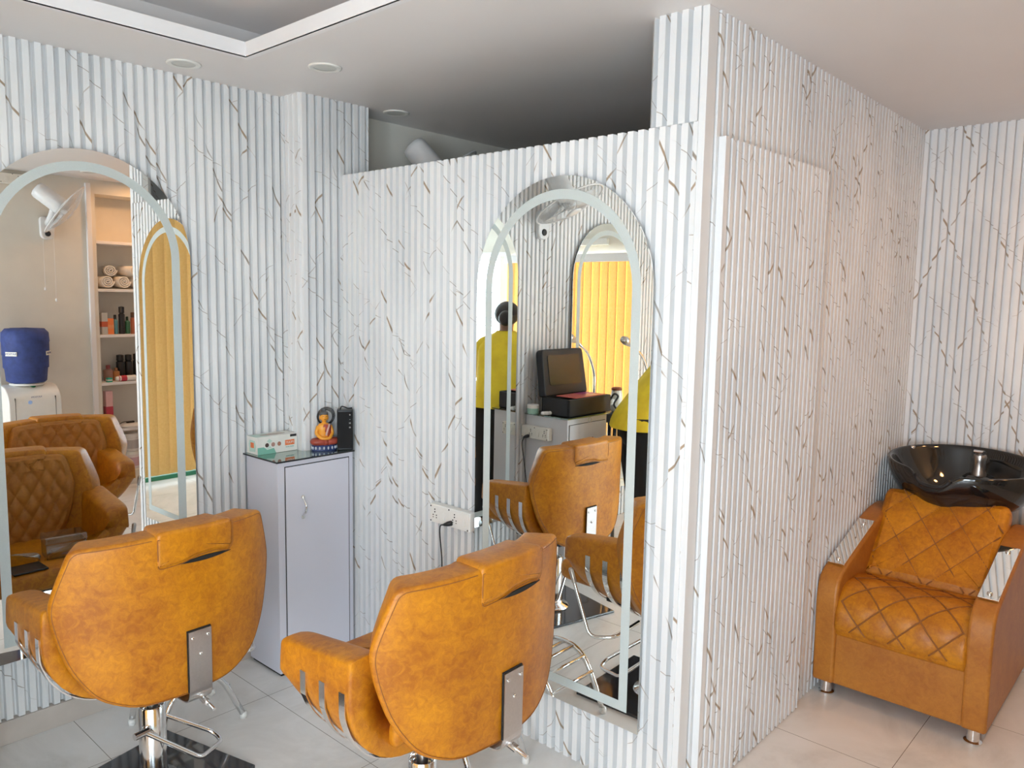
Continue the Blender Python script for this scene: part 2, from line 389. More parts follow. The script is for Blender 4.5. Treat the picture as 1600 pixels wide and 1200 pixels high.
struct(boxo('wall_window_base', (XW - .1, YN, 0), (XW, YL + .02, .42), 'plaster'))
struct(boxo('wall_window_pier', (XW - .1, .50, .42), (XW, .64, 1.93), 'plaster'))
# windows
def window(name, plane, axis, a0, a1, z0, z1, nv, hz):
    root = bpy.data.objects.new(name, None); COL.objects.link(root); struct(root); root.location = (0, 0, 0)
    def bx(bm, u0, u1, za, zb, d0=-.02, d1=.02):
        if axis == 'x': box(bm, (plane + d0, u0, za), (plane + d1, u1, zb))
        else: box(bm, (u0, plane + d0, za), (u1, plane + d1, zb))
    bm = B(); bx(bm, a0, a1, z0, z0 + .04); bx(bm, a0, a1, z1 - .04, z1); bx(bm, a0, a0 + .04, z0, z1); bx(bm, a1 - .04, a1, z0, z1)
    for k in range(1, nv): u = a0 + (a1 - a0) * k / nv; bx(bm, u - .015, u + .015, z0, z1)
    for z in hz: bx(bm, a0, a1, z - .006, z + .006)
    link('window_frame', bm, 'frame', root)
    bm = B(); bx(bm, a0 + .04, a1 - .04, z0 + .04, z1 - .04, -.002, .002); link('window_pane', bm, 'pane', root)
window('window_1', XW - .06, 'x', YN, .50, .42, 1.93, 2, [.95, 1.25, 1.33, 1.58])
window('window_2', XW - .06, 'x', .64, YL, .42, 1.93, 3, [1.30])
window('window_3', YN - .07, 'y', XW, 1.42, .0, 2.25, 4, [.9])  # unseen stretch left without blinds is added to admit the entrance fill
# vertical blinds
def blinds(name, label, axis, plane, u0, u1, z0, z1, n, ang, sgn):
    t = thing(name, label, 'blinds')
    bm = B()
    if axis == 'x': box(bm, (plane - .03, u0, z1), (plane + .05, u1, z1 + .07))
    else: box(bm, (u0, plane - .05, z1), (u1, plane + .03, z1 + .07))
    link('head_rail', bm, 'lip', t, bevel=.004)
    pitch = (u1 - u0) / n
    for k in range(n):
        c = u0 + pitch * (k + .5); bm = B(); wv = .0505; rings = []
        a = ang + random.uniform(-.03, .03)
        for j in range(7):
            s = -wv + 2 * wv * j / 6; bow = .004 * (1 - (s / wv) ** 2)
            du, dn = s * math.cos(a) - bow * math.sin(a), s * math.sin(a) + bow * math.cos(a)
            rings.append((du, dn * sgn))
        def q(du, dn, z, th): 
            return (dn + th, du, z) if axis == 'x' else (du, dn + th, z)
        L0 = [[bm.verts.new(q(du, dn, z, 0)) for du, dn in rings] for z in (z0, z1)]
        L1 = [[bm.verts.new(q(du, dn, z, .0007)) for du, dn in rings] for z in (z0, z1)]
        for j in range(6):
            bm.faces.new((L0[0][j], L0[0][j + 1], L0[1][j + 1], L0[1][j])); bm.faces.new((L1[0][j], L1[1][j], L1[1][j + 1], L1[0][j + 1]))
            bm.faces.new((L0[0][j], L1[0][j], L1[0][j + 1], L0[0][j + 1])); bm.faces.new((L0[1][j], L0[1][j + 1], L1[1][j + 1], L1[1][j]))
        for j in (0, 6): bm.faces.new((L0[0][j], L0[1][j], L1[1][j], L1[0][j]))
        link('vane', bm, 'blind', t, loc=(plane, c, 0) if axis == 'x' else (c, plane, 0))
    return t
blinds('vertical_blinds', 'sunlit orange-yellow vertical blinds drawn across the bright window, seen in the right mirror', 'x', XW + .06, .66, YL - .03, .30, 1.86, 26, .10, 1)
blinds('vertical_blinds', 'pale yellow floor-length vertical blinds seen as a narrow arch in the left mirror', 'y', YN + .06, .40, 1.42, .05, 2.16, 11, .14, -1)
tag(boxo('floor_threshold', (XW + .02, YN - .02, .0), (1.42, YN + .03, .035), colmat('green_threshold', (.03, .22, .13), .4)), 'dark green strip along the floor under the yellow blinds', 'threshold')
tag(boxo('wall_panel_box', (XW + .001, 1.62, 2.005), (XW + .04, 1.93, 2.06), 'white', bevel=.004), 'long white fitting above the orange-yellow blinds', 'wall fitting')
tag(boxo('curtain_pole', (XW + .02, YN + .02, 1.93), (XW + .06, .64, 1.97), 'lip', bevel=.008), 'pale rail over the uncovered window, seen in the left strip of the right mirror', 'rail')

# ------------------------------------------------------------------ arch mirrors
def arch_pts(w2, z0, z1, n=40):
    cz = z1 - w2; P = [(-w2, z0), (w2, z0)]
    for k in range(n + 1):
        a = PI * k / n; P.append((w2 * math.cos(a), cz + w2 * math.sin(a)))
    return P
def arch_mirror(label, loc, rot, h=1.73, R=.361):
    # local: x across, y = into the wall, z up from the mirror's bottom
    t = thing('arch_mirror', label, 'mirror', loc, group=None, rot=rot)
    link('mirror_backing', prism(B(), arch_pts(R - .012, .012, h - .012), .006, .021), 'black', t)
    link('mirror_glass', prism(B(), arch_pts(R, 0, h), 0, .005), ['mirror'], t)
    bm = B(); A = arch_pts(R - .042, .055, h - .042); C = arch_pts(R - .073, .086, h - .073)
    n = len(A); a0 = [bm.verts.new((x, -.0006, z)) for x, z in A]; c0 = [bm.verts.new((x, -.0006, z)) for x, z in C]
    a1 = [bm.verts.new((x, .0002, z)) for x, z in A]; c1 = [bm.verts.new((x, .0002, z)) for x, z in C]
    for i in range(n):
        j = (i + 1) % n
        bm.faces.new((a0[i], a0[j], c0[j], c0[i])); bm.faces.new((a1[i], c1[i], c1[j], a1[j])); bm.faces.new((a0[i], a1[i], a1[j], a0[j])); bm.faces.new((c0[i], c0[j], c1[j], c1[i]))
    link('frosted_band', bm, 'etched', t)
    return t
EPS, TLT = .016, .002
arch_mirror('tall arched mirror with frosted border hung on the left fluted wall, reflecting the water dispenser', (1.051, YM, .296), (TLT, 0, EPS))
arch_mirror('tall arched mirror with frosted border on the partition, reflecting the black open case', (XM, 1.604, .205), (0, 0, -PI/2))
arch_mirror('arched mirror seen only inside the right mirror, filled with orange-yellow blinds', (-.18, YM, .29), (0, 0, 0))

# ------------------------------------------------------------------ ceiling downlights
def downlight(x, y, label):
    t = thing('downlight', label, 'ceiling light', (x, y, HC))
    bm = B(); lathe(bm, [(.040, -.003), (.052, -.006), (.058, -.004), (.059, 0), (.040, 0)], capA=False, capB=False, n=40)
    link('trim_ring', bm, 'white', t, smooth=True)
    link('diffuser', lathe(B(), [(.041, -.002), (.041, .0)], n=32), colmat('frosted_diffuser', (.62, .63, .60), .5), t)
downlight(1.345, 2.81, 'round recessed ceiling light nearest the left fluted wall, left of the other two')
downlight(1.691, 2.453, 'round recessed ceiling light beside the corner of the ceiling tray')
downlight(2.30, 2.80, 'round recessed ceiling light above the booth with the wall fan')
downlight(2.25, -.05, 'round recessed ceiling light above the shelf niche, seen in the left mirror')

# ------------------------------------------------------------------ salon chairs
def quilt(u, v, s=.072, amp=.013):
    a = (u + v * .72) / s; b = (u - v * .72) / s
    f = abs(math.sin(PI * a)) * abs(math.sin(PI * b))
    return amp * (min(1, f * 1.0) ** .38)
def curve(u, v, w, y0):       # a plan curve that wraps forward at the wings; w is measured along its normal
    y = y0 + .6 * u * u + 3.0 * u ** 4; sl = 1.2 * u + 12 * u ** 3; n = math.hypot(1, sl)
    return (u - sl / n * w, y + w / n - (v - .62) * .02, v)
def back_map(u, v, w):      # concave back, leaning slightly; u across, v height, w forward
    return curve(u, v, w, -.245)
_hb = [(.15, .385), (.25, .435), (.308, .53), (.336, .63), (.347, .705), (.332, .765), (.298, .866), (.10, .873)]
OUT_BACK = [(0, .378)] + _hb + [(-x, z) for x, z in _hb[::-1]]
def salon_chair(label, loc, rz, base_rot, bdx=0, bsx=1):
    t = thing('salon_chair', label, 'salon chair', loc, rz)
    PX = .03
    # backrest
    bm = B(); out = rounded(OUT_BACK[::-1], [.01 if abs(x) < .12 else (.022 if z > .8 else .045) for x, z in OUT_BACK[::-1]], 4)
    pad(bm, out, .10, .014, back_map, (0, .62), 10)
    o = link('backrest', bm, 'leather', t, smooth=True)
    boolcut(o, (PX - .128, -.5, .771), (PX + .1275, .2, 1.0)); o.parent = t
    # head cushion fills the notch
    bm = B(); hp = rounded([(PX - .121, .778), (PX - .05, .783), (PX, .796), (PX + .06, .797), (PX + .108, .783), (PX + .126, .80), (PX + .126, .880), (PX - .121, .884)], [.012, .01, .01, .01, .012, .02, .02, .02], 3)
    pad(bm, hp, .112, .012, lambda u, v, w: curve(u, v, w, -.249), (PX, .83), 5)
    boxo('cushion_slot_shade', (PX - .1275, -.226, .772), (PX + .085, -.16, .80), 'gap', t)  # dark filler standing in for the shade inside the notch
    link('head_cushion', bm, 'leather', t, smooth=True)
    hm = lambda u, v, w: curve(u, v, w, -.2485)
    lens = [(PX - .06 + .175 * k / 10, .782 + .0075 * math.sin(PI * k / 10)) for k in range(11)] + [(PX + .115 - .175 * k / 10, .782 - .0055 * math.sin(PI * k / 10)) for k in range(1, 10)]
    bm = B(); pad(bm, lens, .004, .0004, lambda u, v, w: curve(u, v, w - .0012, -.2485), None, 3); link('cushion_gap_shade', bm, 'gap', t)  # black lens painted as the shade in the gap below the cushion
    bm = B(); q = hp[:] ; tube(bm, [hm(a + (.003 if a < PX else -.003), b, -.0006) for a, b in densify(q, .012) if b < .873], .0011, n=5)
    link('cushion_seam', bm, 'stitch', t)
    bm = B(); c0 = Vector((0, .62)); ring = [c0 + (Vector(q) - c0) * .965 for q in densify(out, .015)]
    run = []
    for q in ring + ring[:1]:
        if q.y > .76 and PX - .13 < q.x < PX + .13:
            if len(run) > 3: tube(bm, run, .0011, n=5)
            run = []
        else: run.append(back_map(q.x, q.y, -.0002))
    if len(run) > 3: tube(bm, run, .0011, n=5)
    link('backrest_seam', bm, 'stitch', t)
    # quilted inner back
    bm = B(); inn = rounded([(x * .80, .47 + (z - .385) * .80) for x, z in OUT_BACK[::-1] ], .03, 3)
    pad(bm, inn, .035, .012, lambda u, v, w: curve(u, v, w + .092, -.245), (0, .65), 9, front=lambda u, v: quilt(u, v))
    o = link('quilted_back_panel', bm, 'brown', t, smooth=True)
    boolcut(o, (PX - .128, -.5, .775), (PX + .128, .3, 1.0)); o.parent = t
    bm = B(); pad(bm, rounded([(PX - .12, .785), (PX + .12, .785), (PX + .12, .862), (PX - .12, .862)], .015, 3), .032, .012, lambda u, v, w: curve(u, v, w + .098, -.245), (PX, .82), 5, front=lambda u, v: quilt(u, v))
    link('quilted_head_panel', bm, 'brown', t, smooth=True)
    # arms: bucket sides sweeping under the seat
    for sg in (-1, 1):
        bm = B(); rings = []
        ys = [-.115, -.110, -.10, -.07, -.02, .05, .11, .16, .188, .200, .205]
        for y in ys:
            f = (y + .16) / .355; top = .705 - .037 * f
            e = 0 if y < .17 else ((y - .17) / .035) ** 2.2        # front rounding
            er = .012 if y < -.112 else 0
            ow = .338 - .008 * f - .016 * e - er
            iw = .236 + .012 * e + er
            lift = .0 + .055 * max(0, f) ** 2 + .09 * e; tz = top - .016 * e - er
            sec = [(ow - .012, tz), (ow - .002, tz - .006), (ow, tz - .02), (ow + .004, tz - .10), (ow - .001, .55 + lift * .5), (ow - .022, .495 + lift * .8), (ow - .062, .44 + lift), (ow - .12, .402 + lift), (ow - .19, .385 + lift), (.0, .38 + lift),
                   (.0, .42 + lift * .9), (iw - .06, .41 + lift * .9), (iw - .012, .46 + lift * .6), (iw, .52 + lift * .3), (iw, tz - .03), (iw + .006, tz - .010), (iw + .02, tz)]
            rings.append([Vector((sg * x, y, z)) for x, z in sec])
        loft(bm, rings)
        link('armrest', bm, 'leather', t, smooth=True, autosm=70, sub=1)
        # three polished straps wrapping under the arm
        for k, y in enumerate((.075, -.005, -.085)):
            bm = B(); f = (y + .16) / .355; ow = .338 - .008 * f; lift = .055 * f * f; off = .004
            P = [(ow + .002 + off, .618), (ow + .002 + off, .56), (ow + off - .001, .54 + lift * .5), (ow - .018 + off, .492 + lift * .8), (ow - .058 + off, .435 + lift), (ow - .117, .395 + lift), (ow - .19, .377 + lift)]
            P = [tuple(q) for q in smoothpath([(a, 0, b) for a, b in P], .05, 4)]
            for a, b in zip(P, P[1:]):
                A, C = Vector((sg * a[0], y, a[2])), Vector((sg * b[0], y, b[2])); n_ = Vector((sg * (b[2] - a[2]), 0, -(b[0] - a[0]))).normalized() * .003
                q = [A + Vector((0, -.011, 0)), A + Vector((0, .011, 0)), C + Vector((0, .011, 0)), C + Vector((0, -.011, 0))]
                vv = [bm.verts.new(p) for p in q] + [bm.verts.new(p + n_) for p in q]
                for fa in ((0, 1, 2, 3), (4, 7, 6, 5), (0, 4, 5, 1), (1, 5, 6, 2), (2, 6, 7, 3), (3, 7, 4, 0)): bm.faces.new([vv[i] for i in fa])
            bmesh.ops.remove_doubles(bm, verts=bm.verts, dist=.0004)
            link('chrome_strap', bm, 'chrome', t)
    # seat cushion
    bm = B(); pad(bm, rounded([(-.222, -.14), (.222, -.14), (.205, .335), (-.205, .335)], [.02, .02, .05, .05], 4), .075, .025, lambda u, v, w: (u, v, .435 + w), (0, .1), 8)
    link('seat', bm, 'leather', t, smooth=True)
    boxo('seat_board', (-.16, -.10, .385), (.16, .12, .436), 'black', t, bevel=.004)
    # recline bracket on the back
    bm = B(); yb = -.2495
    P = smoothpath([(0, yb, .572), (0, yb + .002, .372), (0, yb + .02, .352), (0, yb + .10, .352)], .03, 5)
    for a, b in zip(P, P[1:]):
        n_ = Vector((0, -(b.z - a.z), (b.y - a.y))).normalized() * -.0035
        q = [a + Vector((PX - .036, 0, 0)), a + Vector((PX + .036, 0, 0)), b + Vector((PX + .036, 0, 0)), b + Vector((PX - .036, 0, 0))]
        vv = [bm.verts.new(p) for p in q] + [bm.verts.new(p + n_) for p in q]
        for fa in ((0, 1, 2, 3), (4, 7, 6, 5), (0, 4, 5, 1), (1, 5, 6, 2), (2, 6, 7, 3), (3, 7, 4, 0)): bm.faces.new([vv[i] for i in fa])
    bmesh.ops.remove_doubles(bm, verts=bm.verts, dist=.0004)
    br = link('recline_bracket', bm, 'steel', t)
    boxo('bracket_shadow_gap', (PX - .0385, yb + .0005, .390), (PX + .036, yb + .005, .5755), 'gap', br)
    for x, z in ((-.024, .552), (.024, .552), (0, .50)):
        link('screw', lathe(B(), [(.0055, 0), (.0045, .0025), (.001, .003)], n=14, M=frame_along((PX + x, yb - .004, z), (PX + x, yb - 1, z))), 'chrome', br, smooth=True)
    bm = B(); tube(bm, [(PX + .02, yb + .03, .345), (PX + .02, yb - .035, .330)], .006); tube(bm, [(PX + .02, yb + .03, .345), (PX + .02, yb + .0, .338)], .011)
    link('hinge_bolt', bm, 'chrome', br, smooth=True, autosm=50)
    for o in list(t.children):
        if o.name.split('.')[0] in ('backrest', 'head_cushion', 'quilted_back_panel', 'quilted_head_panel', 'cushion_slot_shade', 'recline_bracket', 'cushion_gap_shade', 'cushion_seam', 'backrest_seam'):
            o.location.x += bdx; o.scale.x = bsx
    # recline lever on the right side
    bm = B(); tube(bm, smoothpath([(.18, -.05, .36), (.33, -.05, .345), (.372, .03, .335), (.372, .10, .50), (.372, .125, .56)], .03, 5), .0065, rad=None)
    lv = link('recline_lever', bm, 'chrome', t, smooth=True)
    link('lever_grip', lathe(B(), [(.006, 0), (.009, .006), (.0095, .05), (.006, .058)], n=12, M=frame_along((.372, .105, .515), (.372, .128, .57))), 'steel', lv, smooth=True)
    # pedestal
    bm = B(); lathe(bm, [(.033, .0), (.040, .03), (.040, .262), (.037, .266), (.034, .262), (.034, .235)], n=36, capB=False); lathe(bm, [(.034, .236), (.015, .236)], n=36, capA=False, capB=False)
    link('pedestal', bm, 'chrome', t, smooth=True, autosm=40)
    link('lift_shaft', lathe(B(), [(.016, .20), (.016, .385)], n=20), 'steel', t, smooth=True, autosm=40)
    boxo('seat_mount', (-.09, -.11, .355), (.09, .11, .384), 'blacksteel', t, bevel=.003)
    bp = link('base_plate', box(B(), (-.215, -.215, 0), (.215, .215, .012)), 'blacksteel', t, bevel=.003, rot=(0, 0, base_rot))
    link('base_collar', lathe(B(), [(.075, .012), (.070, .022), (.045, .03), (.041, .045)], n=32, capA=False, capB=False), 'chrome', bp, smooth=True)
    pl = link('pump_lever', tube(B(), smoothpath([(-.055, -.052, .205), (-.045, -.048, .21), (.105, -.105, .085), (.20, -.055, .083), (.19, -.01, .10), (.03, .045, .21), (-.02, .05, .21)], .022, 5), .0072), 'chrome', t, smooth=True, rot=(0, 0, base_rot - .26))
    bm = B(); tube(bm, [(-.075, -.052, .207), (-.03, -.045, .207)], .011); tube(bm, [(-.05, -.05, .207), (-.02, .0, .207)], .008)
    link('lever_clamp', bm, 'chrome', pl, smooth=True, autosm=50)
    return t
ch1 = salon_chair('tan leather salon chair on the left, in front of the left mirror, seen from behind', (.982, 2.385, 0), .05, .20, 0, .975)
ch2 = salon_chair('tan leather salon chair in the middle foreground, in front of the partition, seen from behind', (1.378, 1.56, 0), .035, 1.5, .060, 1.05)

# freestanding chrome footrests
def footrest(label, loc, rz, L=.36):
    t = thing('footrest', label, 'footrest', loc, rz)
    for x in (-.12, .12):
        link('side_tube', tube(B(), smoothpath([(x, 0, .012), (x, .075, .17), (x, .14, .222), (x, L - .1, .222), (x, L - .02, .14), (x, L, .012)], .06, 6), .0105, n=14), 'chrome', t, smooth=True)
        for y in (0, L): link('foot_cap', lathe(B(), [(.0125, 0), (.013, .012), (.012, .022)], n=16, M=Matrix.Translation((x, y, 0))), 'white', t, smooth=True)
    for y, z in ((.055, .145), (.095, .193), (.145, .218), (.19, .222), (L - .12, .222)):
        link('rung', tube(B(), [(-.12, y, z), (.12, y, z)], .0065), 'chrome', t, smooth=True)
footrest('chrome ladder footrest standing before the partition mirror, beside the middle chair', (1.76, 1.61, 0), 0)
footrest('chrome ladder footrest under the left chair, its foot showing at the right', (1.375, 2.665, 0), PI/2, .30)

# ------------------------------------------------------------------ cabinets
def pull_handle(parent, M):
    bm = B()
    P = [(0, 0, -.045), (0, -.004, -.032), (0, -.022, -.018), (0, -.026, 0), (0, -.022, .018), (0, -.004, .032), (0, 0, .045)]
    tube(bm, [M @ Vector(q) for q in smoothpath(P, .012, 4)], .0045)
    for z in (-.042, .042): lathe(bm, [(.009, 0), (.008, .003), (.004, .004)], M=M @ frame_along((0, 0, z), (0, -1, z)), n=14)
    return link('handle', bm, 'chrome', parent, smooth=True, autosm=50)
CZ = .885
t = thing('cabinet', 'tall lilac-grey cabinet with a glass top, standing in the corner by the partition', 'cabinet', (1.80, 2.83, 0))
t.location = (0, 0, 0)
x0, x1, y0, y1 = 1.632, 1.992, 2.712, 2.948
foot = [(x0, y0), (x1, y0), (x1, YCOL - .012), (XCOL - .012, YCOL - .012), (XCOL - .012, y1), (x0, y1)]
link('body', prism(B(), foot, .012, CZ, 'z'), 'laminate', t, bevel=.0015)
link('plinth', prism(B(), [(x0 + .008, y0 + .008), (x1 - .008, y0 + .008), (x1 - .008, YCOL - .02), (XCOL - .02, YCOL - .02), (XCOL - .02, y1 - .01), (x0 + .008, y1 - .01)], 0, .0125, 'z'), 'gap', t)
boxo('door_gap', (x0 + .030, y0 - .0008, .014), (x1 - .020, y0 + .001, CZ - .020), 'gap', t)
d = boxo('door', (x0 + .033, y0 - .006, .016), (x1 - .026, y0 - .0005, CZ - .023), 'laminate', t, bevel=.001)
pull_handle(d, Matrix.Translation((1.741, y0 - .006, .69)))
link('glass_top', prism(B(), [(x0 - .012, y0 - .014), (x1 - .001, y0 - .014), (x1 - .001, YCOL - .008), (XCOL - .008, YCOL - .008), (XCOL - .008, YL - .012), (x0 - .012, YL - .012)], CZ + .0005, CZ + .007, 'z'), ['glasstop'], t)
link('glass_top_edge', prism(B(), [(x0 - .0125, y0 - .0145), (x1 - .0005, y0 - .0145), (x1 - .0005, y0 - .008), (x0 - .006, y0 - .008), (x0 - .006, YL - .012), (x0 - .0125, YL - .012)], CZ + .0004, CZ + .0068, 'z'), 'black', t)
# second cabinet further along the left wall
t = thing('cabinet', 'pale drawer cabinet under the open black case, seen in the right mirror', 'cabinet')
a0, a1, b0, b1, cz = .205, .575, 2.645, 2.948, .88
boxo('body', (a0, b0, .012), (a1, b1, cz), 'laminate2', t, bevel=.0015)
boxo('plinth', (a0 + .01, b0 + .01, 0), (a1 - .01, b1 - .01, .0125), 'gap', t)
for za, zb in ((.66, .845), (.45, .645), (.03, .435)):
    boxo('drawer_gap', (a0 + .014, b0 - .0008, za - .003), (a1 - .014, b0 + .001, zb + .003), 'gap', t)
    d = boxo('drawer', (a0 + .017, b0 - .006, za), (a1 - .017, b0 - .0005, zb), 'laminate2', t, bevel=.001)
    pull_handle(d, Matrix.Translation(((a0 + a1) / 2, b0 - .006, (za + zb) / 2)) @ Matrix.Rotation(PI/2, 4, 'Y'))
boxo('glass_top', (a0 - .01, b0 - .012, cz + .0005), (a1 + .01, YL - .014, cz + .007), 'glasstop', t)
lk = link('lock_ring', tube(B(), [(.39 + .014 * math.cos(a * PI / 8), b0 - .016, .862 + .014 * math.sin(a * PI / 8)) for a in range(16)], .0015, closed=True), 'chrome', t)
CT = CZ + .0075; CT2 = cz + .0075

# tissue box
mint = colmat('mint_print', (.22, .50, .40)); mint2 = colmat('pale_mint_print', (.48, .66, .58)); org = colmat('orange_print', (.80, .20, .06)); card = colmat('white_card', (.78, .77, .72), .5)
t = thing('tissue_box', 'white and mint green tissue box on the glass-topped cabinet', 'tissue box', (1.726, 2.905, CT), .0)
hx, hy, hz = .092, .042, .072
boxo('carton', (-hx, -hy, 0), (hx, hy, hz), card, t, bevel=.001)
def fp(pts, mat, name='print', d=.0004, off=0): return link(name, prism(B(), pts, -hy - d - off, -hy - off), mat, t)
fp([(-hx, 0), (-.008, 0), (-.018, .022), (-.05, .018), (-.062, .03), (-hx, .03)], mint)
fp([(-.066, .03), (-.05, .02), (-.03, .024), (-.022, .048), (-.038, .062), (-.055, .05)], mint2, off=.0001)
for i, (cx, c) in enumerate(((-.052, (.08, .05, .04)), (-.024, (.45, .25, .2)), (.004, (.40, .18, .12)))):
    fp([(cx + .0135 * math.cos(a * PI / 12), .038 + .0135 * math.sin(a * PI / 12)) for a in range(24)], card, 'round_picture', off=.0005)
    fp([(cx + .002 + .0085 * math.cos(a * PI / 8), .037 + .009 * math.sin(a * PI / 8)) for a in range(16)], colmat('picture_tone_%s' % 'abc'[i], c), 'round_picture', off=.0011)
fp([(.034, .026), (.078, .026), (.078, .048), (.034, .048)], org, 'logo_patch', off=.0002)
text('logo_text', 'TULIPS', .0125, 'white', t, TM((.056, -hy - .0010, .037), (1, 0, 0), (0, 0, 1)))
MAT['mintm'] = mint
text('small_text', 'FACIAL TISSUES', .0055, 'mintm', t, TM((.056, -hy - .0010, .019), (1, 0, 0), (0, 0, 1)))
fp([(.058, .060), (.088, .060), (.088, .070), (.058, .070)], 'black', 'dark_label', off=.0002)
link('end_print', prism(B(), [(-.024, .012), (.022, .008), (.026, .04), (.018, .058), (-.022, .056), (-.03, .034)], -hx - .0004, -hx, 'x'), mint2, t)
link('end_logo', prism(B(), [(-.014, .026), (.012, .026), (.012, .048), (-.014, .048)], -hx - .0008, -hx - .0003, 'x'), org, t)
link('top_print', prism(B(), [(-hx, -.03), (-.03, -.03), (-.01, .03), (-hx, .03)], hz, hz + .0004, 'z'), mint2, t)
link('opening', prism(B(), [(.058 * math.cos(a * PI / 12), .018 * math.sin(a * PI / 12)) for a in range(24)], hz, hz + .0006, 'z'), colmat('beige_slot', (.45, .36, .30)), t)

# seated buddha figurine
def ell(bm, c, r, seg=16, M=None):
    q = bmesh.ops.create_uvsphere(bm, u_segments=seg, v_segments=seg // 2 + 2, radius=1)
    for v in q['verts']: v.co = Vector((v.co.x * r[0], v.co.y * r[1], v.co.z * r[2])) + Vector(c)
    return bm
gold = colmat('orange_paint', (.85, .36, .04), .35); red = colmat('rust_red_paint', (.36, .06, .035), .35); navy = colmat('navy_paint', (.03, .05, .16), .4); greyp = colmat('grey_curls_paint', (.10, .10, .10), .6)
t = thing('figurine', 'small seated figurine in a rust robe, grey hair, beside the black speaker', 'figurine', (1.898, 2.783, CT), -.35)
link('base', lathe(B(), [(.052, 0), (.054, .004), (.050, .012), (.052, .022), (.054, .026)], n=32, sy=.62), navy, t, smooth=True, autosm=40)
bm = B()
for k in range(18):
    a = 2 * PI * k / 18; ell(bm, (.053 * math.cos(a), .033 * math.sin(a), .013), (.004, .004, .007), 8)
link('lotus_petals', bm, colmat('pale_petal_paint', (.55, .58, .66)), t, smooth=True)
bm = B()
for s in (-1, 1):
    tube(bm, smoothpath([(s * .012, .005, .040), (s * .050, -.002, .040), (s * .045, -.020, .038), (-s * .010, -.026, .036)], .02, 5), .014, n=14)
ell(bm, (0, .004, .040), (.040, .024, .016))
link('crossed_legs', bm, red, t, smooth=True)
bm = B(); lathe(bm, [(.026, .035), (.024, .06), (.027, .085), (.030, .10), (.022, .112), (.009, .117), (.0085, .126)], n=24, sy=.66); link('torso', bm, gold, t, smooth=True)
bm = B()
for s in (-1, 1): tube(bm, smoothpath([(s * .026, 0, .104), (s * .036, -.003, .072), (s * .016, -.024, .052), (0, -.028, .052)], .012, 5), .0072, n=12)
ell(bm, (0, -.028, .053), (.012, .008, .005)); link('arms', bm, gold, t, smooth=True)
bm = B(); lathe(bm, [(.030, .036), (.0285, .06), (.0305, .085), (.031, .102), (.020, .113)], n=24, sy=.68, capA=False, capB=False)
for v in list(bm.verts):
    if v.co.x + (v.co.z - .036) * .55 - .028 < -.004 and v.co.y < .012: v.co.y *= .4; v.co.x *= .5
link('robe', bm, red, t, smooth=True)
tube_ = B(); tube(tube_, [(.020, -.012, .112), (.010, -.021, .09), (.003, -.022, .065)], .0045); link('sash', tube_, colmat('pale_pink_paint', (.65, .42, .38)), t, smooth=True)
bm = B(); ell(bm, (0, 0, .142), (.0165, .017, .021)); 
for s in (-1, 1): ell(bm, (s * .0168, .001, .137), (.003, .004, .010), 8)
ell(bm, (0, -.0172, .140), (.0022, .003, .004), 8); h = link('head', bm, gold, t, smooth=True)
bm = B()
for s in (-1, 1): tube(bm, [(s * .010, -.0145, .1455), (s * .006, -.0163, .1450), (s * .003, -.0165, .1455)], .0007, n=6)
tube(bm, [(-.004, -.0162, .132), (0, -.0172, .1315), (.004, -.0162, .132)], .0009, n=6); link('face_features', bm, 'gap', h)
bm = B(); ell(bm, (0, .003, .152), (.0185, .0185, .0165)); ell(bm, (0, .003, .171), (.010, .010, .009))
for v in bm.verts:
    if v.co.y < -.008 and v.co.z < .150: v.co.y += .008
link('hair_bun', bm, greyp, h, smooth=True)
# coiled thin cable behind the figurine
bm = B(); random.seed(3)
for k in range(4):
    r = .030 + .003 * k; tube(bm, [(r * math.cos(a * PI / 12) + .002 * k, .004 * k, .165 + r * math.sin(a * PI / 12)) for a in range(24)], .0014, closed=True, n=6)
o = link('coiled_cable', bm, 'black', None, smooth=True, loc=(1.915, 2.806, CT - .025), rot=(.1, 0, -.3)); tag(o, 'thin dark coiled cable hung behind the figurine\'s head', 'cable')
# bluetooth style speaker
t = thing('speaker', 'black upright speaker box with button marks on the glass-topped cabinet', 'speaker', (1.968, 2.732, CT + .004), -.62)
link('housing', prism(B(), rounded([(-.033, -.028), (.033, -.028), (.033, .028), (-.033, .028)], .008, 4), 0, .168, 'z'), 'black', t, bevel=.002)
bm = B(); box(bm, (-.030, -.0285, .006), (.030, -.0275, .162)); link('grille', bm, colmat('black_grille_cloth', (.008, .008, .009), .9), t)
boxo('foot', (-.026, -.024, -.0038), (.026, .024, 0), 'gap', t)
text('button_marks', '+', .013, 'white', t, TM((.020, -.0290, .148), (1, 0, 0), (0, 0, 1)))
text('button_marks', '-', .013, 'white', t, TM((.020, -.0290, .130), (1, 0, 0), (0, 0, 1)))
text('button_marks', 'H', .010, 'white', t, TM((.020, -.0290, .113), (1, 0, 0), (0, 0, 1)))
text('button_marks', 'o', .013, 'white', t, TM((.020, -.0290, .096), (1, 0, 0), (0, 0, 1)))
o = link('strap', tube(B(), smoothpath([(-.02, .0, .168), (-.015, 0, .182), (.0, 0, .178), (.012, 0, .172), (.03, 0, .174)], .006, 4), .003), 'black', t, smooth=True)

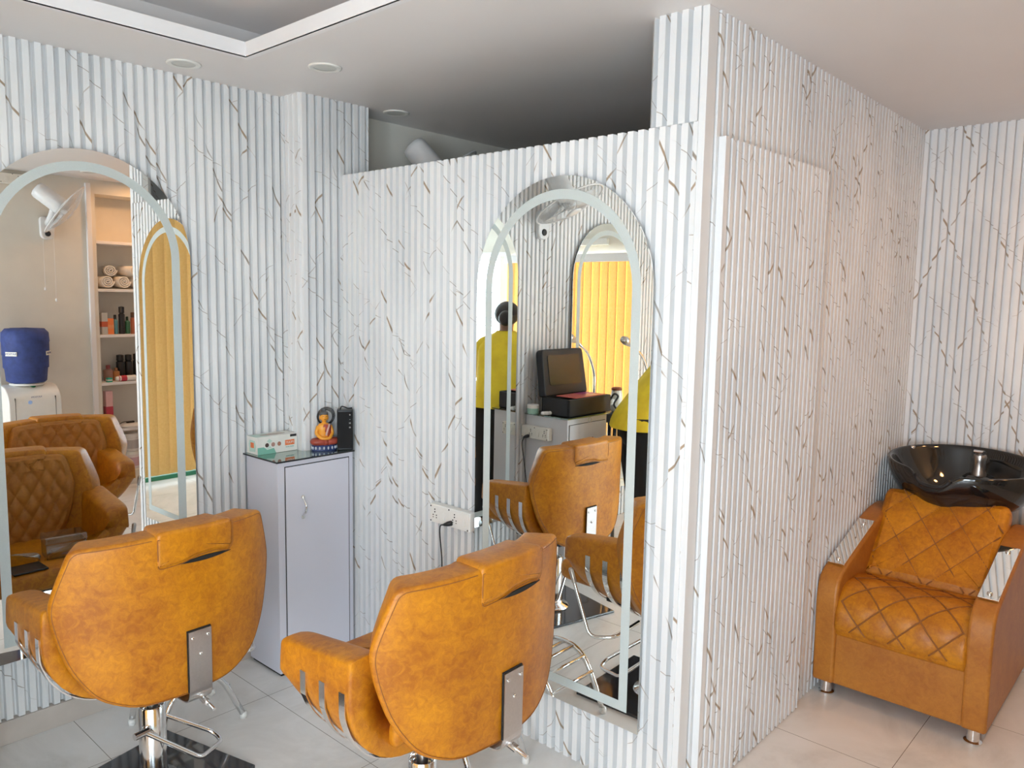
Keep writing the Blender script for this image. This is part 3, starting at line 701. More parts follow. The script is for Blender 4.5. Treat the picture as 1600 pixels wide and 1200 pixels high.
# ------------------------------------------------------------------ socket boards
def sockets(label, loc, rz, wd=.215, n=2, ht=.072, dp=.035, mat='white', plug=0, cord_to=None):
    """local: x along the board, -y out of the wall, z up"""
    t = thing('socket_board', label, 'socket board', loc, rz)
    boxo('back_box', (-wd / 2, -dp, -ht / 2), (wd / 2, 0, ht / 2), mat, t, bevel=.004)
    boxo('face_plate', (-wd / 2 + .003, -dp - .003, -ht / 2 + .003), (wd / 2 - .003, -dp + .001, ht / 2 - .003), mat, t, bevel=.0015)
    for k in range(n):
        c = -wd / 2 + wd * (k + .28) / n
        bm = B()
        for dx, dz, r in ((0, .018, .0028), (0, .008, .0028), (-.009, -.004, .0026), (.009, -.004, .0026), (-.009, -.013, .0022), (.009, -.013, .0022)):
            lathe(bm, [(r, 0), (r, .0012)], n=10, M=frame_along((c + dx, -dp - .0028, dz), (c + dx, -dp - 1, dz)))
        link('socket_holes', bm, 'gap', t)
        c2 = -wd / 2 + wd * (k + .74) / n
        o = box(B(), (c2 - .008, -dp - .008, -.017), (c2 + .008, -dp - .0025, .012)); 
        for v in o.verts:
            if v.co.z > 0 and v.co.y < -dp - .005: v.co.y += .004
        link('rocker_switch', o, mat, t, bevel=.001)
    for x, z in ((-wd / 2 + .008, ht / 2 - .008), (-wd / 2 + .008, -ht / 2 + .008), (wd / 2 - .008, -ht / 2 + .008), (.0, ht / 2 - .006)):
        link('screw_cap', lathe(B(), [(.003, 0), (.003, .001)], n=10, M=frame_along((x, -dp - .0028, z), (x, -dp - 1, z))), 'gap', t)
    return t
sockets('white twin socket and switch board on the partition beside the right mirror', (XC - .008, 2.083, .727), -PI/2)
sockets('ivory socket board on the side of the pale drawer cabinet, seen in the right mirror', (.5765, 2.850, .785), PI/2, wd=.20, n=2, mat='ivory')
sockets('ivory socket board high on the plaster wall, seen top-left in the left mirror', (1.88, YN, 2.29), PI, wd=.16, n=1, mat='ivory')
def corded_plug(label, p, out, path):
    t = thing('power_plug', label, 'plug and cord')
    a = Vector(p); d = Vector(out)
    link('plug', lathe(B(), [(.007, 0), (.010, .004), (.0095, .018), (.006, .03), (.004, .036)], n=14, M=frame_along(a, a + d)), 'black', t, smooth=True)
    link('cord', tube(B(), smoothpath(path, .03, 6), .0027, n=8), 'black', t, smooth=True)
corded_plug('black plug and hanging cord in the socket board beside the right mirror', (XC - .048, 2.062, .712), (-.55, .8, -.25), [(XC - .066, 2.088, .704), (XC - .066, 2.11, .698), (XC - .045, 2.135, .66), (XC - .022, 2.145, .55), (XC - .016, 2.152, .35), (XC - .03, 2.14, .1), (XC - .05, 2.12, .006), (XC - .12, 2.0, .005)])
corded_plug('black plug and dangling cord by the pale drawer cabinet, seen in the right mirror', (.6155, 2.89, .765), (.8, .3, -.15), [(.645, 2.90, .758), (.66, 2.905, .73), (.625, 2.915, .62), (.60, 2.90, .4), (.60, 2.90, .15), (.64, 2.88, .006)])

# ------------------------------------------------------------------ wall fans
fanwhite = colmat('fan_white_plastic', (.74, .745, .75), .3)
def wall_fan(label, loc, rz, swivel, tilt, cords=True, scale=1.0, badge=True):
    """local: wall at y=0, room towards -y; base centre at origin"""
    t = thing('wall_fan', label, 'wall fan', loc, rz)
    bm = B(); prism(bm, rounded([(-.045, -.11), (.045, -.11), (.05, .05), (-.05, .05)], [.04, .04, .03, .03], 5), -.03, 0); link('wall_base', bm, fanwhite, t, bevel=.006, smooth=True, autosm=40)
    link('base_button', lathe(B(), [(.020, 0), (.018, .006), (.012, .007)], n=24, M=frame_along((0, -.03, -.07), (0, -1, -.07))), 'black', t, smooth=True)
    link('bracket_arm', tube(B(), smoothpath([(0, -.02, .0), (0, -.10, .05), (0, -.15, .11)], .03, 5), .019, n=14), fanwhite, t, smooth=True)
    hub = Vector((0, -.16, .15))
    R_ = Matrix.Translation(hub) @ Matrix.Rotation(swivel, 4, 'Z') @ Matrix.Rotation(tilt, 4, 'X') @ Matrix.Rotation(PI/2, 4, 'X')  # local z -> out of the wall
    bm = B(); lathe(bm, [(.035, -.135), (.052, -.128), (.058, -.110), (.060, .0), (.062, .05), (.050, .065)], M=R_, n=36); mo = link('motor_housing', bm, fanwhite, t, smooth=True, autosm=50)
    RC = .205
    bm = B()
    def zf(r): return .085 + .055 * math.cos(r / RC * PI / 2)         # front dome
    def zb(r): return .085 - .030 * math.cos(r / RC * PI / 2)
    for f in (zf, zb):
        for k in range(64):
            a = 2 * PI * k / 64; r0 = .045
            tube(bm, [R_ @ Vector((r * math.cos(a + (r * 1.2 if f is zf else 0)), r * math.sin(a + (r * 1.2 if f is zf else 0)), f(r))) for r in (r0, .09, .14, RC)], .0009, n=4)
    for r, f in ((RC, zf), (.12, zf), (.12, zb)): 
        tube(bm, [R_ @ Vector((r * math.cos(a * PI / 24), r * math.sin(a * PI / 24), f(r))) for a in range(48)], .0013 if r < RC else .005, n=6, closed=True)
    lathe(bm, [(.046, zf(.046) - .003), (.046, zf(.046) + .002), (.02, zf(.046) + .006)], M=R_, n=30)
    link('cage', bm, fanwhite, t, smooth=True)
    bm = B()
    for k in range(3):
        a0 = 2 * PI * k / 3; g = []
        for i in range(7):
            r = .03 + .135 * i / 6; row = []
            for j in range(5):
                s = (j / 4 - .5) * (1.0 + .25 * math.sin(i / 6 * PI)); a = a0 + s + .4 * i / 6; row.append(R_ @ Vector((r * math.cos(a), r * math.sin(a), .087 + .03 * s)))
            g.append(row)
        V = [[bm.verts.new(q) for q in row] for row in g]
        for i in range(6):
            for j in range(4): bm.faces.new((V[i][j], V[i][j + 1], V[i + 1][j + 1], V[i + 1][j]))
    lathe(bm, [(.034, .04), (.034, .10), (.02, .11)], M=R_, n=24)
    bl = link('blades', bm, colmat('milky_blade_plastic', (.70, .70, .70), .3), t, smooth=True, autosm=60); so = bl.modifiers.new('s', 'SOLIDIFY'); so.thickness = .0015
    if cords:
        for x, L in ((-.035, .44), (.035, .36)):
            c = link('pull_cord', tube(B(), [(x, -.035, -.09), (x, -.036, -.09 - L)], .0011, n=6), fanwhite, t)
            link('cord_bead', lathe(B(), [(.004, 0), (.008, .006), (.007, .02), (.003, .024)], n=12, M=Matrix.Translation((x, -.036, -.114 - L))), fanwhite, c, smooth=True)
    return t
wall_fan('white wall fan on the plaster wall above the water dispenser, seen in the left mirror', (2.09, YN, 2.00), PI, -1.15, .66)
wall_fan('white wall fan above the black case on the fluted wall, seen in the right mirror', (.47, YL - .006, 1.99), 0, -.30, 1.05)
wall_fan('white wall fan inside the booth, showing over the top of the partition', (2.53, YL + .02, 2.0), 0, .8, .85, cords=False)

# ------------------------------------------------------------------ booth door (hidden, fluted)
door = bpy.data.objects.new('door_1', None); COL.objects.link(door); struct(door)
o = flute('door_panel', (2.085, YB - .022), (1, 0), (0, -1), .775, .006, 2.012, back=.012, phase=.004, uoff=52); o.parent = door
o = boxo('door_edge', (2.083, YB - .030, .006), (2.089, YB - .008, 2.012), 'panel', door)
o = boxo('door_edge', (2.858, YB - .024, .006), (2.862, YB - .008, 2.012), 'panel', door)

# ------------------------------------------------------------------ shampoo unit (faces the window, local x = across, y = depth away from viewer's left)
def shampoo():
    t = thing('shampoo_chair', 'tan leather wash chair with chrome arm plates and a black basin, by the booth wall', 'wash chair', (3.04, .80, 0), 0)
    # local: +x deeper (towards right wall), y across
    W = .305
    boxo('base_panel', (.012, -W + .06, .055), (.60, W - .06, .27), 'brown', t, bevel=.008, seg=3)
    # seat cushion with rounded nose
    prof = [(-.0, .255), (-.012, .30), (-.006, .37), (.03, .425), (.10, .452), (.20, .448), (.46, .40), (.46, .30)]
    def seatmap(u, v, w): return (u, v, w)
    bm = B(); P = densify(rounded(prof[::-1], [.01, .01, .05, .05, .04, .03, .02, .02], 4), .012); rings = []
    ny = 90; yw = W - .075; arcl = {}; acc = 0; prev = None
    for q in sorted([q for q in P if q[1] > .25 and q[0] < .46 and not (q[0] > .1 and q[1] < .38)], key=lambda q: math.atan2(q[1] - .3, .25 - q[0])):
        if prev: acc += math.hypot(q[0] - prev[0], q[1] - prev[1])
        arcl[q] = acc; prev = q
    for i in range(ny + 1):
        y = -yw + 2 * yw * i / ny; e = max(0, (abs(y) - (yw - .02)) / .02); k = 1 - (1 - math.sqrt(max(0, 1 - min(1, e) ** 2))) * .06
        r_ = []
        for (x, z) in P:
            xx = .22 + (x - .22) * k; zz = .35 + (z - .35) * k
            s_ = arcl.get((x, z), 0)      # length along the surface
            a = (y + s_ * .9) / .14; b = (y - s_ * .9) / .14
            g = (abs(math.sin(PI * a)) * abs(math.sin(PI * b))) ** .3 * .009 if (z > .29 and x < .42) else 0
            n_ = Vector((x - .22, 0, z - .33)).normalized()
            if z > .40: n_ = Vector((-.2, 0, 1)).normalized()
            r_.append((xx + n_.x * g, y, zz + n_.z * g))
        rings.append([Vector(q) for q in r_])
    loft(bm, rings); link('seat_cushion', bm, 'leather', t, smooth=True, autosm=60)
    # reclined back cushion
    Mx = Matrix.Translation((.36, 0, .375)) @ Matrix.Rotation(math.radians(44), 4, 'Y')
    hh = .445; bm = B()
    def bmap(u, v, w): q = Mx @ Vector((-w - .0, u, v)); return q
    pad(bm, rounded([(-W + .075, 0), (W - .065, 0), (W - .055, hh), (-W + .075, hh)], [.02, .02, .04, .04], 4), .085, .03, bmap, (0, hh / 2), 10, front=lambda u, v: .008 * (abs(math.sin(PI * (u + v * .75) / .15)) * abs(math.sin(PI * (u - v * .75) / .15))) ** .3)
    link('back_cushion', bm, 'leather', t, smooth=True)
    bm = B()
    for sg in (-1, 1):
        for k in range(-8, 9):
            P_ = []
            for j in range(41):
                v = .012 + (hh - .024) * j / 40; u = sg * (.15 * k - v * .75)
                if abs(u) < W - .085: P_.append(bmap(u, v, .0855))
                elif P_: break
            if len(P_) > 3: tube(bm, P_, .0032, n=6)
    link('stitching', bm, 'stitch', t)
    bm = B()
    for sg in (-1, 1):
        for k in range(-12, 13):
            P_ = []
            for (x, z) in P:
                if not (z > .285 and x < .40): continue
                s_ = arcl.get((x, z), 0); y = sg * (.14 * k - s_ * .9)
                if abs(y) < yw - .012: P_.append((s_, Vector((x - .0, y, z)) + (Vector((-.2, 0, 1)) if z > .40 else Vector((x - .22, 0, z - .33)).normalized()) * .0045))
            run = []
            for q in P_ + [(0, Vector((9, 9, 9)))]:
                if run and (q[1] - run[-1]).length > .05:
                    if len(run) > 3: tube(bm, run, .0032, n=6)
                    run = []
                run.append(q[1])
    link('stitching', bm, 'stitch', t)
    # arms
    arm = rounded([(0, .055), (.85, .055), (.85, .62), (.66, .665), (.50, .65), (.10, .525), (.01, .485), (-.012, .40)], [.015, .02, .04, .05, .06, .08, .05, .1], 5)
    for sg in (-1, 1):
        bm = B(); prism(bm, arm, sg * (W - .082), sg * W, 'y')
        a = link('side_arm', bm, 'brown' if sg < 0 else 'brown', t, bevel=.016, seg=4, smooth=True, autosm=50)
        d = Vector((.40, 0, .125)).normalized(); p0 = Vector((.07, sg * (W - .041), .5185)); 
        m = Matrix((d, Vector((0, 1, 0)), d.cross(Vector((0, 1, 0))))).transposed().to_4x4(); m.translation = p0
        pl = link('arm_plate', box(B(), (0, -.033, 0), (.36, .033, .006), M=m), 'mirror', a, bevel=.0015)
        for s_ in (.03, .32):
            link('stud', lathe(B(), [(.010, .006), (.009, .011), (.003, .014)], n=16, M=m @ Matrix.Translation((s_, 0, 0))), 'chrome', pl, smooth=True)
    for x in (.04, .80):
        for y in (-W + .045, W - .045):
            link('leg', lathe(B(), [(.030, 0), (.030, .006), (.021, .010), (.020, .055)], n=24, M=Matrix.Translation((x, y, 0))), 'chrome', t, smooth=True, autosm=40)
    # pedestal of the basin behind the back cushion
    boxo('basin_column', (.66, -.16, .03), (.93, .16, .66), 'black', t, bevel=.03, seg=3)
    # basin: an oval bowl with a neck notch at the front
    bc = Vector((.75, -.01, 0)); A_, B_ = .235, .300; ztop = .882; zbot = .665
    nn = 72; bm = B()
    def rim(a):      # a = 0 at the back, PI at the neck side (towards -x)
        dx, dy = math.cos(a), math.sin(a)
        notch = math.exp(-((abs(a - PI * .93)) / .26) ** 4)
        z = ztop + .030 * dx - .062 * notch
        return dx, dy, z, notch
    rings = []
    for kr, (s_, dz) in enumerate([(.40, 'b0'), (.62, 'b1'), (.84, 'b2'), (.97, 'b3'), (1.0, 'b4'), (1.005, 'r0'), (.985, 'r1'), (.955, 'r2'), (.93, 'i0'), (.90, 'i1'), (.80, 'i2'), (.62, 'i3'), (.42, 'i4'), (.18, 'i5')]):
        r_ = []
        for i in range(nn):
            a = 2 * PI * i / nn; dx, dy, z, nt = rim(a)
            sl = (z - zbot)
            zz = {'b0': zbot, 'b1': zbot + .012, 'b2': zbot + sl * .30, 'b3': zbot + sl * .68, 'b4': z - .022, 'r0': z - .006, 'r1': z, 'r2': z - .001, 'i0': z - .008, 'i1': z - .030, 'i2': z - sl * .38 , 'i3': zbot + .060, 'i4': zbot + .030, 'i5': zbot + .022}[dz]
            k = s_
            r_.append(Vector((bc.x + dx * A_ * k, bc.y + dy * B_ * k, zz)))
        rings.append(r_)
    loft(bm, rings); bowl = link('basin', bm, 'glossblack', t, smooth=True, sub=1)
    link('neck_rest', tube(B(), [(bc.x + A_ * math.cos(a) * .99, bc.y + B_ * math.sin(a) * .99, rim(a)[2] + .002) for a in [PI * (.85 + .16 * k / 12) for k in range(13)]], .009), colmat('black_rubber', (.01, .01, .011), .5), bowl, smooth=True)
    # mixer tap
    fx, fy = bc.x + .12, bc.y - .04
    tp = link('mixer_tap', lathe(B(), [(.030, .80), (.030, .812), (.025, .822), (.024, .865), (.027, .885), (.024, .895)], n=28, M=Matrix.Translation((fx, fy, 0))), 'steel', bowl, smooth=True, autosm=40)
    link('tap_lever', prism(B(), rounded([(-.02, .895), (.022, .900), (.022, .910), (-.045, .922), (-.05, .912)], .006, 3), -.018 + fy, .018 + fy, 'y', M=Matrix.Translation((fx, 0, 0))), 'chrome', tp, bevel=.002)
    link('tap_deck', lathe(B(), [(.07, .72), (.065, .79), (.05, .803), (.0, .803)], n=28, M=Matrix.Translation((fx + .01, fy, 0)), capB=False), 'glossblack', bowl, smooth=True, autosm=60)
    link('hand_shower_hose', tube(B(), smoothpath([(fx - .03, fy + .07, .70), (fx - .07, fy + .055, .80), (fx - .13, fy + .03, .80), (fx - .20, fy + .02, .735)], .03, 5), .0045), 'steel', bowl, smooth=True)
    link('overflow_knob', lathe(B(), [(.015, 0), (.015, .03), (.012, .034)], n=20, M=Matrix.Translation((bc.x + .13, bc.y + .24, ztop - .02))), 'steel', bowl, smooth=True)
    return t
shampoo()

# ------------------------------------------------------------------ things on the left chair's seat
tz = .513
t = thing('plastic_box', 'clear plastic container with lid on the seat of the left chair', 'container', (1.06, 2.56, tz), .15)
bm = B()
for a, b in (((-.07, -.05, 0), (.07, .05, .003)), ((-.07, -.05, 0), (-.067, .05, .055)), ((.067, -.05, 0), (.07, .05, .055)), ((-.07, -.05, 0), (.07, -.047, .055)), ((-.07, .047, 0), (.07, .05, .055))): box(bm, a, b)
link('tray', bm, 'clear', t)
link('lid', box(B(), (-.073, -.053, .056), (.073, .053, .085)), 'clear', t, bevel=.006)
link('contents', prism(B(), rounded([(-.05, -.03), (.04, -.035), (.05, .03), (-.04, .035)], .02, 3), .004, .022, 'z'), colmat('dusky_pink_stuff', (.35, .20, .20)), t, bevel=.006)
tag(link('foil_packet', prism(B(), rounded([(-.06, -.03), (-.02, -.045), (.05, -.03), (.065, .01), (.03, .035), (-.05, .03)], .012, 3), 0, .022, 'z'), colmat('crumpled_foil', (.62, .62, .60), .25, .7), None, bevel=.008, loc=(.915, 2.545, tz), rot=(.0, 0, .3)), 'crumpled silver foil packet beside the clear container on the left chair', 'packet')
tag(boxo('dark_tray', (.84, 2.60, tz - .001), (.955, 2.70, tz + .006), 'black', None, bevel=.002), 'thin black tray at the front of the left chair\'s seat, next to the foil packet', 'tray')

# ------------------------------------------------------------------ water dispenser on the plaster wall
t = thing('water_dispenser', 'white water dispenser with blue light under the blue covered bottle, seen in the left mirror', 'water dispenser', (1.865, YN + .17, 0), PI)
# local: front = -y
bm = B(); side = rounded([(-.15, 0), (.15, 0), (.15, .86), (.06, .875), (-.06, .875), (-.15, .80)], [.01, .01, .05, .03, .06, .08], 5)
prism(bm, [(y, z) for y, z in side], -.165, .165, 'x'); link('body', bm, 'white', t, bevel=.008, seg=3, smooth=True, autosm=50)
for x in (-.125, .125): boxo('seam', (x - .001, -.1515, .45), (x + .001, -.14, .80), 'gap', t)
link('bottle_collar', lathe(B(), [(.10, .872), (.11, .878), (.10, .888)], n=32), 'white', t, smooth=True)
link('blue_indicator', lathe(B(), [(.013, 0), (.010, .002)], n=20, M=frame_along((.035, -.150, .765), (.035, -1, .765))), colmat('pale_blue_lens', (.35, .55, .95), .2), t)
link('green_badge', lathe(B(), [(.026, 0), (.024, .002)], n=28, M=frame_along((-.005, -.075, .877), (-.005, -.3, 1.05)), sy=.7), colmat('green_badge_print', (.02, .20, .09), .3), t)
text('brand_text', 'RAYSON', .017, 'bluecloth', t, TM((-.005, -.1508, .800), (1, 0, 0), (0, 0, 1)))
for x, c in ((-.05, 'red_tap'), (.05, 'blue_tap')):
    link('tap', tube(B(), smoothpath([(x, -.14, .62), (x, -.19, .62), (x, -.19, .58)], .01, 3), .010), colmat(c, (.5, .03, .03) if 'red' in c else (.03, .1, .5)), t, smooth=True)
boxo('drip_tray', (-.09, -.22, .45), (.09, -.14, .47), 'white', t, bevel=.005)
t = thing('bottle_cover', 'blue quilted cloth cover over the upturned water bottle on the dispenser', 'bottle cover', (1.865, YN + .17, .8895), PI)
bm = B(); lathe(bm, [(.105, 0), (.122, .012), (.132, .10), (.138, .105), (.138, .19), (.142, .195), (.143, .28), (.146, .285), (.144, .345), (.120, .372), (.0, .378)], n=40, capB=False)
random.seed(5)
for v in bm.verts: v.co += Vector((random.uniform(-1, 1), random.uniform(-1, 1), random.uniform(-1, 1))) * .0022
link('cloth_cover', bm, 'bluecloth', t, smooth=True)
for a in (-.95, .95, PI):
    Mm = Matrix.Rotation(a, 4, 'Z') @ TM((0, -.1445, .205), (1, 0, 0), (0, 0, 1))
    lb = link('label_patch', box(B(), (-.04, -.014, -.006), (.04, .014, .0), M=Mm), card, t)
    text('label_text', 'RAYSON', .020, 'bluecloth', lb, Mm @ Matrix.Translation((0, 0, .0006)))

# ------------------------------------------------------------------ niche contents (depth: y from YN-.24 to YN)
def ny(d): return YN - d
random.seed(11)
for i, (x, z, r, sp) in enumerate(((2.515, 1.545, .055, 0), (2.64, 1.545, .055, 0), (2.76, 1.545, .055, 0), (2.565, 1.635, .050, .3), (2.70, 1.638, .050, -.3))):
    bm = B(); n = 60; L = .17; pts = []
    for k in range(n + 1):
        a = k / n * 2 * PI * 3.0; rr = .008 + (r - .008) * k / n; pts.append((rr * math.cos(a), rr * math.sin(a) * .92 + r))
    for d in (0, 1):
        pass
    V = [[bm.verts.new((q[0] * (1 + .02 * math.sin(j * 3 + kk)), (j - .5) * L, q[1])) for kk, q in enumerate(pts)] for j in (0, 1)]
    for k in range(n): bm.faces.new((V[0][k], V[0][k + 1], V[1][k + 1], V[1][k]))
    o = link('rolled_towel', bm, 'towel', None, smooth=True, loc=(x, ny(.115), z + .002), rot=(0, 0, sp)); so = o.modifiers.new('s', 'SOLIDIFY'); so.thickness = .009; so.offset = -1
    tag(o, ['rolled white towel at the left end of the lower row in the niche', 'rolled white towel in the middle of the lower row in the niche', 'rolled white towel at the right end of the lower row in the niche', 'loose white towel lying on top of the left rolled towels', 'white towel on top of the right rolled towels'][i], 'towel', 'rolled towels in the niche')
def bottle(x, d, z, r, h, c, label, cat='bottle', cap=None, kind='round', grp='bottles and boxes in the niche', rough=.35):
    t = thing({'round': 'bottle', 'box': 'carton', 'pump': 'pump_bottle', 'can': 'spray_can', 'jar': 'jar'}[kind], label, cat, (x, ny(d), z + .001), group=grp)
    m = colmat('pack_%02x%02x%02x' % tuple(int(255 * min(1, v)) for v in c), c, rough)
    cm = colmat('pack_%02x%02x%02x' % tuple(int(255 * min(1, v)) for v in (cap or (.02, .02, .02))), cap or (.02, .02, .02), .3)
    if kind == 'box':
        boxo('carton_body', (-r, -r, 0), (r, r, h), m, t, bevel=.001); boxo('carton_band', (-r - .0004, -r - .0004, h * .35), (r + .0004, r + .0004, h * .6), cm, t)
    elif kind == 'jar':
        link('jar_body', lathe(B(), [(r * .95, 0), (r, .006), (r, h * .72), (r * .9, h * .80)], n=28), m, t, smooth=True, autosm=40)
        link('lid', lathe(B(), [(r * .97, h * .80), (r * .97, h * .98), (r * .92, h)], n=28), 'white', t, smooth=True, autosm=40)
        link('label_band', lathe(B(), [(r + .0006, h * .15), (r + .0006, h * .65)], n=28, capA=False, capB=False), cm, t, smooth=True)
    else:
        sh = h * (.78 if kind != 'pump' else .7)
        link('bottle_body', lathe(B(), [(r * .92, 0), (r, .005), (r, sh * .9), (r * .45, sh)], n=24), m, t, smooth=True, autosm=40)
        if kind == 'pump':
            link('pump_head', tube(lathe(B(), [(r * .4, sh), (r * .4, sh + .02), (.004, sh + .022), (.004, h)], n=16), [(0, 0, h), (-.012, .03, h - .004)], .005), cm, t, smooth=True, autosm=40)
        else: link('cap', lathe(B(), [(r * .5 if kind == 'round' else r * .9, sh - .004), (r * .48 if kind == 'round' else r * .9, h * .98), (r * .3, h)], n=20), cm, t, smooth=True, autosm=40)
    return t
z3, z4, z5, z6 = SH[2], SH[3], SH[4], NZ0
bottle(2.485, .06, z3, .022, .165, (.50, .50, .48), 'grey-topped carton at the left end of the upper bottle shelf', 'box', (.55, .12, .06), 'box')
bottle(2.530, .06, z3, .022, .122, (.80, .22, .06), 'short orange carton on the upper bottle shelf', 'box', (.75, .30, .12), 'box')
bottle(2.575, .07, z3, .020, .15, (.10, .28, .33), 'teal bottle with a dark cap on the upper bottle shelf', 'bottle', (.02, .02, .03), 'round')
bottle(2.622, .06, z3, .023, .215, (.012, .012, .014), 'tallest black spray can on the upper bottle shelf', 'spray can', (.015, .015, .02), 'can')
bottle(2.672, .08, z3, .020, .135, (.06, .22, .12), 'dark green bottle on the upper bottle shelf', 'bottle', (.02, .05, .03), 'round')
bottle(2.705, .05, z3, .019, .17, (.42, .12, .05), 'rust brown bottle with dark cap on the upper bottle shelf', 'bottle', (.10, .04, .02), 'can')
bottle(2.750, .06, z3, .017, .22, (.70, .70, .68), 'slim white bottle with black pump on the upper bottle shelf', 'pump bottle', (.012, .012, .012), 'pump')
bottle(2.530, .12, z4, .034, .125, (.36, .20, .16), 'squat clear-brown bottle with a red label on the middle shelf', 'bottle', (.30, .05, .05), 'round')
bottle(2.590, .12, z4, .026, .10, (.60, .25, .08), 'small amber bottle on the middle shelf', 'bottle', (.35, .15, .05), 'round')
bottle(2.640, .16, z4, .030, .20, (.014, .014, .016), 'tall black bottle with a trigger on the middle shelf', 'bottle', (.015, .015, .015), 'can')
bottle(2.705, .16, z4, .028, .20, (.016, .016, .02), 'black can beside the trigger bottle on the middle shelf', 'can', (.015, .015, .015), 'can')
bottle(2.770, .16, z4, .028, .205, (.02, .02, .022), 'black can at the right end of the middle shelf', 'can', (.015, .015, .015), 'can')
t = bottle(2.50, .035, z4, .018, .034, (.03, .35, .25), 'small green and white carton lying at the front of the middle shelf', 'box', (.7, .7, .68), 'box')
t = thing('tube', 'white and red tube lying on its side on the middle shelf', 'tube', (2.55, ny(.035), z4 + .024), 0, 'bottles and boxes in the niche')
link('tube_body', lathe(B(), [(.014, 0), (.021, .03), (.022, .13), (.023, .15)], n=20, M=frame_along((0, 0, 0), (1, 0, .0))), 'white', t, smooth=True, autosm=50)
link('label_band', lathe(B(), [(.0195, .02), (.0223, .05), (.0228, .08)], n=20, M=frame_along((0, 0, 0), (1, 0, .0)), capA=False, capB=False), colmat('red_print', (.5, .03, .06)), t, smooth=True)
bottle(2.492, .05, z5, .026, .30, (.70, .42, .42), 'tall pink printed packet standing at the left of the lower shelf', 'packet', (.45, .05, .08), 'box')
t = thing('charger_puck', 'round white device with a black cable on the lower niche shelf', 'device', (2.66, ny(.06), z5 + .001), 0)
link('puck', lathe(B(), [(.06, 0), (.078, .006), (.078, .014), (.066, .024), (.03, .030)], n=40), 'white', t, smooth=True, autosm=40)
link('cable', tube(B(), smoothpath([(-.01, .0, .040), (-.06, .01, .046), (-.12, .06, .03), (-.17, .085, -.15), (-.20, .10, -.33)], .04, 6), .003), 'black', t, smooth=True)
link('cable_plug', box(B(), (-.03, -.01, .029), (.03, .012, .044)), 'black', t, bevel=.003)
for i, (x, z, c, c2, lb) in enumerate(((2.548, z6, (.66, .64, .58), (.25, .30, .12), 'white jar with green label at the lower left of the stacked jars'), (2.548, z6 + .142, (.66, .64, .58), (.17, .045, .16), 'white jar with purple label on top of the left stack'), (2.672, z6, (.74, .66, .68), (.60, .38, .45), 'pink labelled jar at the lower right of the stacked jars'), (2.672, z6 + .142, (.72, .70, .68), (.45, .42, .42), 'white jar with grey label on top of the right stack'))):
    bottle(x, .085, z, .057, .140, c, lb, 'jar', c2, 'jar', 'stacked jars on the niche floor')

# ------------------------------------------------------------------ on the drawer cabinet by the left wall
t = thing('makeup_case', 'open black soft case on the pale drawer cabinet, seen in the right mirror', 'case', (.350, 2.745, CT2), 0)
blk = colmat('black_nylon', (.018, .018, .022), .55); blk2 = colmat('black_pvc', (.03, .035, .04), .18)
bm = B(); 
for a, b in (((-.20, -.09, 0), (.20, .11, .012)), ((-.20, -.09, 0), (-.185, .11, .10)), ((.185, -.09, 0), (.20, .11, .10)), ((-.20, -.09, 0), (.20, -.075, .10)), ((-.20, .095, 0), (.20, .11, .10))): box(bm, a, b)
link('case_bottom', bm, blk, t, bevel=.006, seg=2)
for x in (-.185, -.06, .065): boxo('divider_tray', (x + .003, -.072, .05), (x + .118, .09, .085), 'gap', t, bevel=.003)
Ml = Matrix.Translation((-.0, .118, .095)) @ Matrix.Rotation(math.radians(-9), 4, 'X')
bm = B(); prism(bm, rounded([(-.20, 0), (.20, 0), (.19, .27), (-.19, .27)], [.015, .015, .03, .03], 4), -.035, .015, 'y', M=Ml); lid = link('case_lid', bm, blk, t, bevel=.008)
bm = B(); prism(bm, rounded([(-.15, .06), (.15, .06), (.15, .235), (-.15, .235)], .02, 4), -.0385, -.035, 'y', M=Ml); link('lid_pocket', bm, blk2, lid)
o = boxo('magazine', (-.14, -.07, 0), (.14, .07, .004), colmat('pink_orange_cover', (.70, .16, .14), .3), None, loc=(.34, 2.735, CT2 + .1015)); tag(o, 'pink and orange booklet lying across the open black case', 'booklet')
o = boxo('booklet_band', (-.14, .0, .0041), (-.02, .07, .0046), colmat('magenta_print', (.45, .03, .25), .3), o)
t = thing('cream_tub', 'pale aqua tub with a white lid beside the black case, seen in the right mirror', 'tub', (.572, 2.90, CT2))
link('tub_body', lathe(B(), [(.030, 0), (.034, .004), (.034, .032)], n=28), colmat('aqua_plastic', (.35, .58, .50), .3), t, smooth=True, autosm=40)
link('tub_lid', lathe(B(), [(.035, .032), (.035, .050), (.032, .053)], n=28), 'white', t, smooth=True, autosm=40)
bm = B(); random.seed(2)
for k in range(7): ell(bm, (random.uniform(-.02, .02), random.uniform(-.012, .012), .012), (.016, .012, .011), 10)
o = link('cotton_wad', bm, 'towel', None, smooth=True, loc=(.569, 2.80, CT2 + .001)); tag(o, 'small white cotton wad at the corner of the cabinet beside the case', 'cotton')
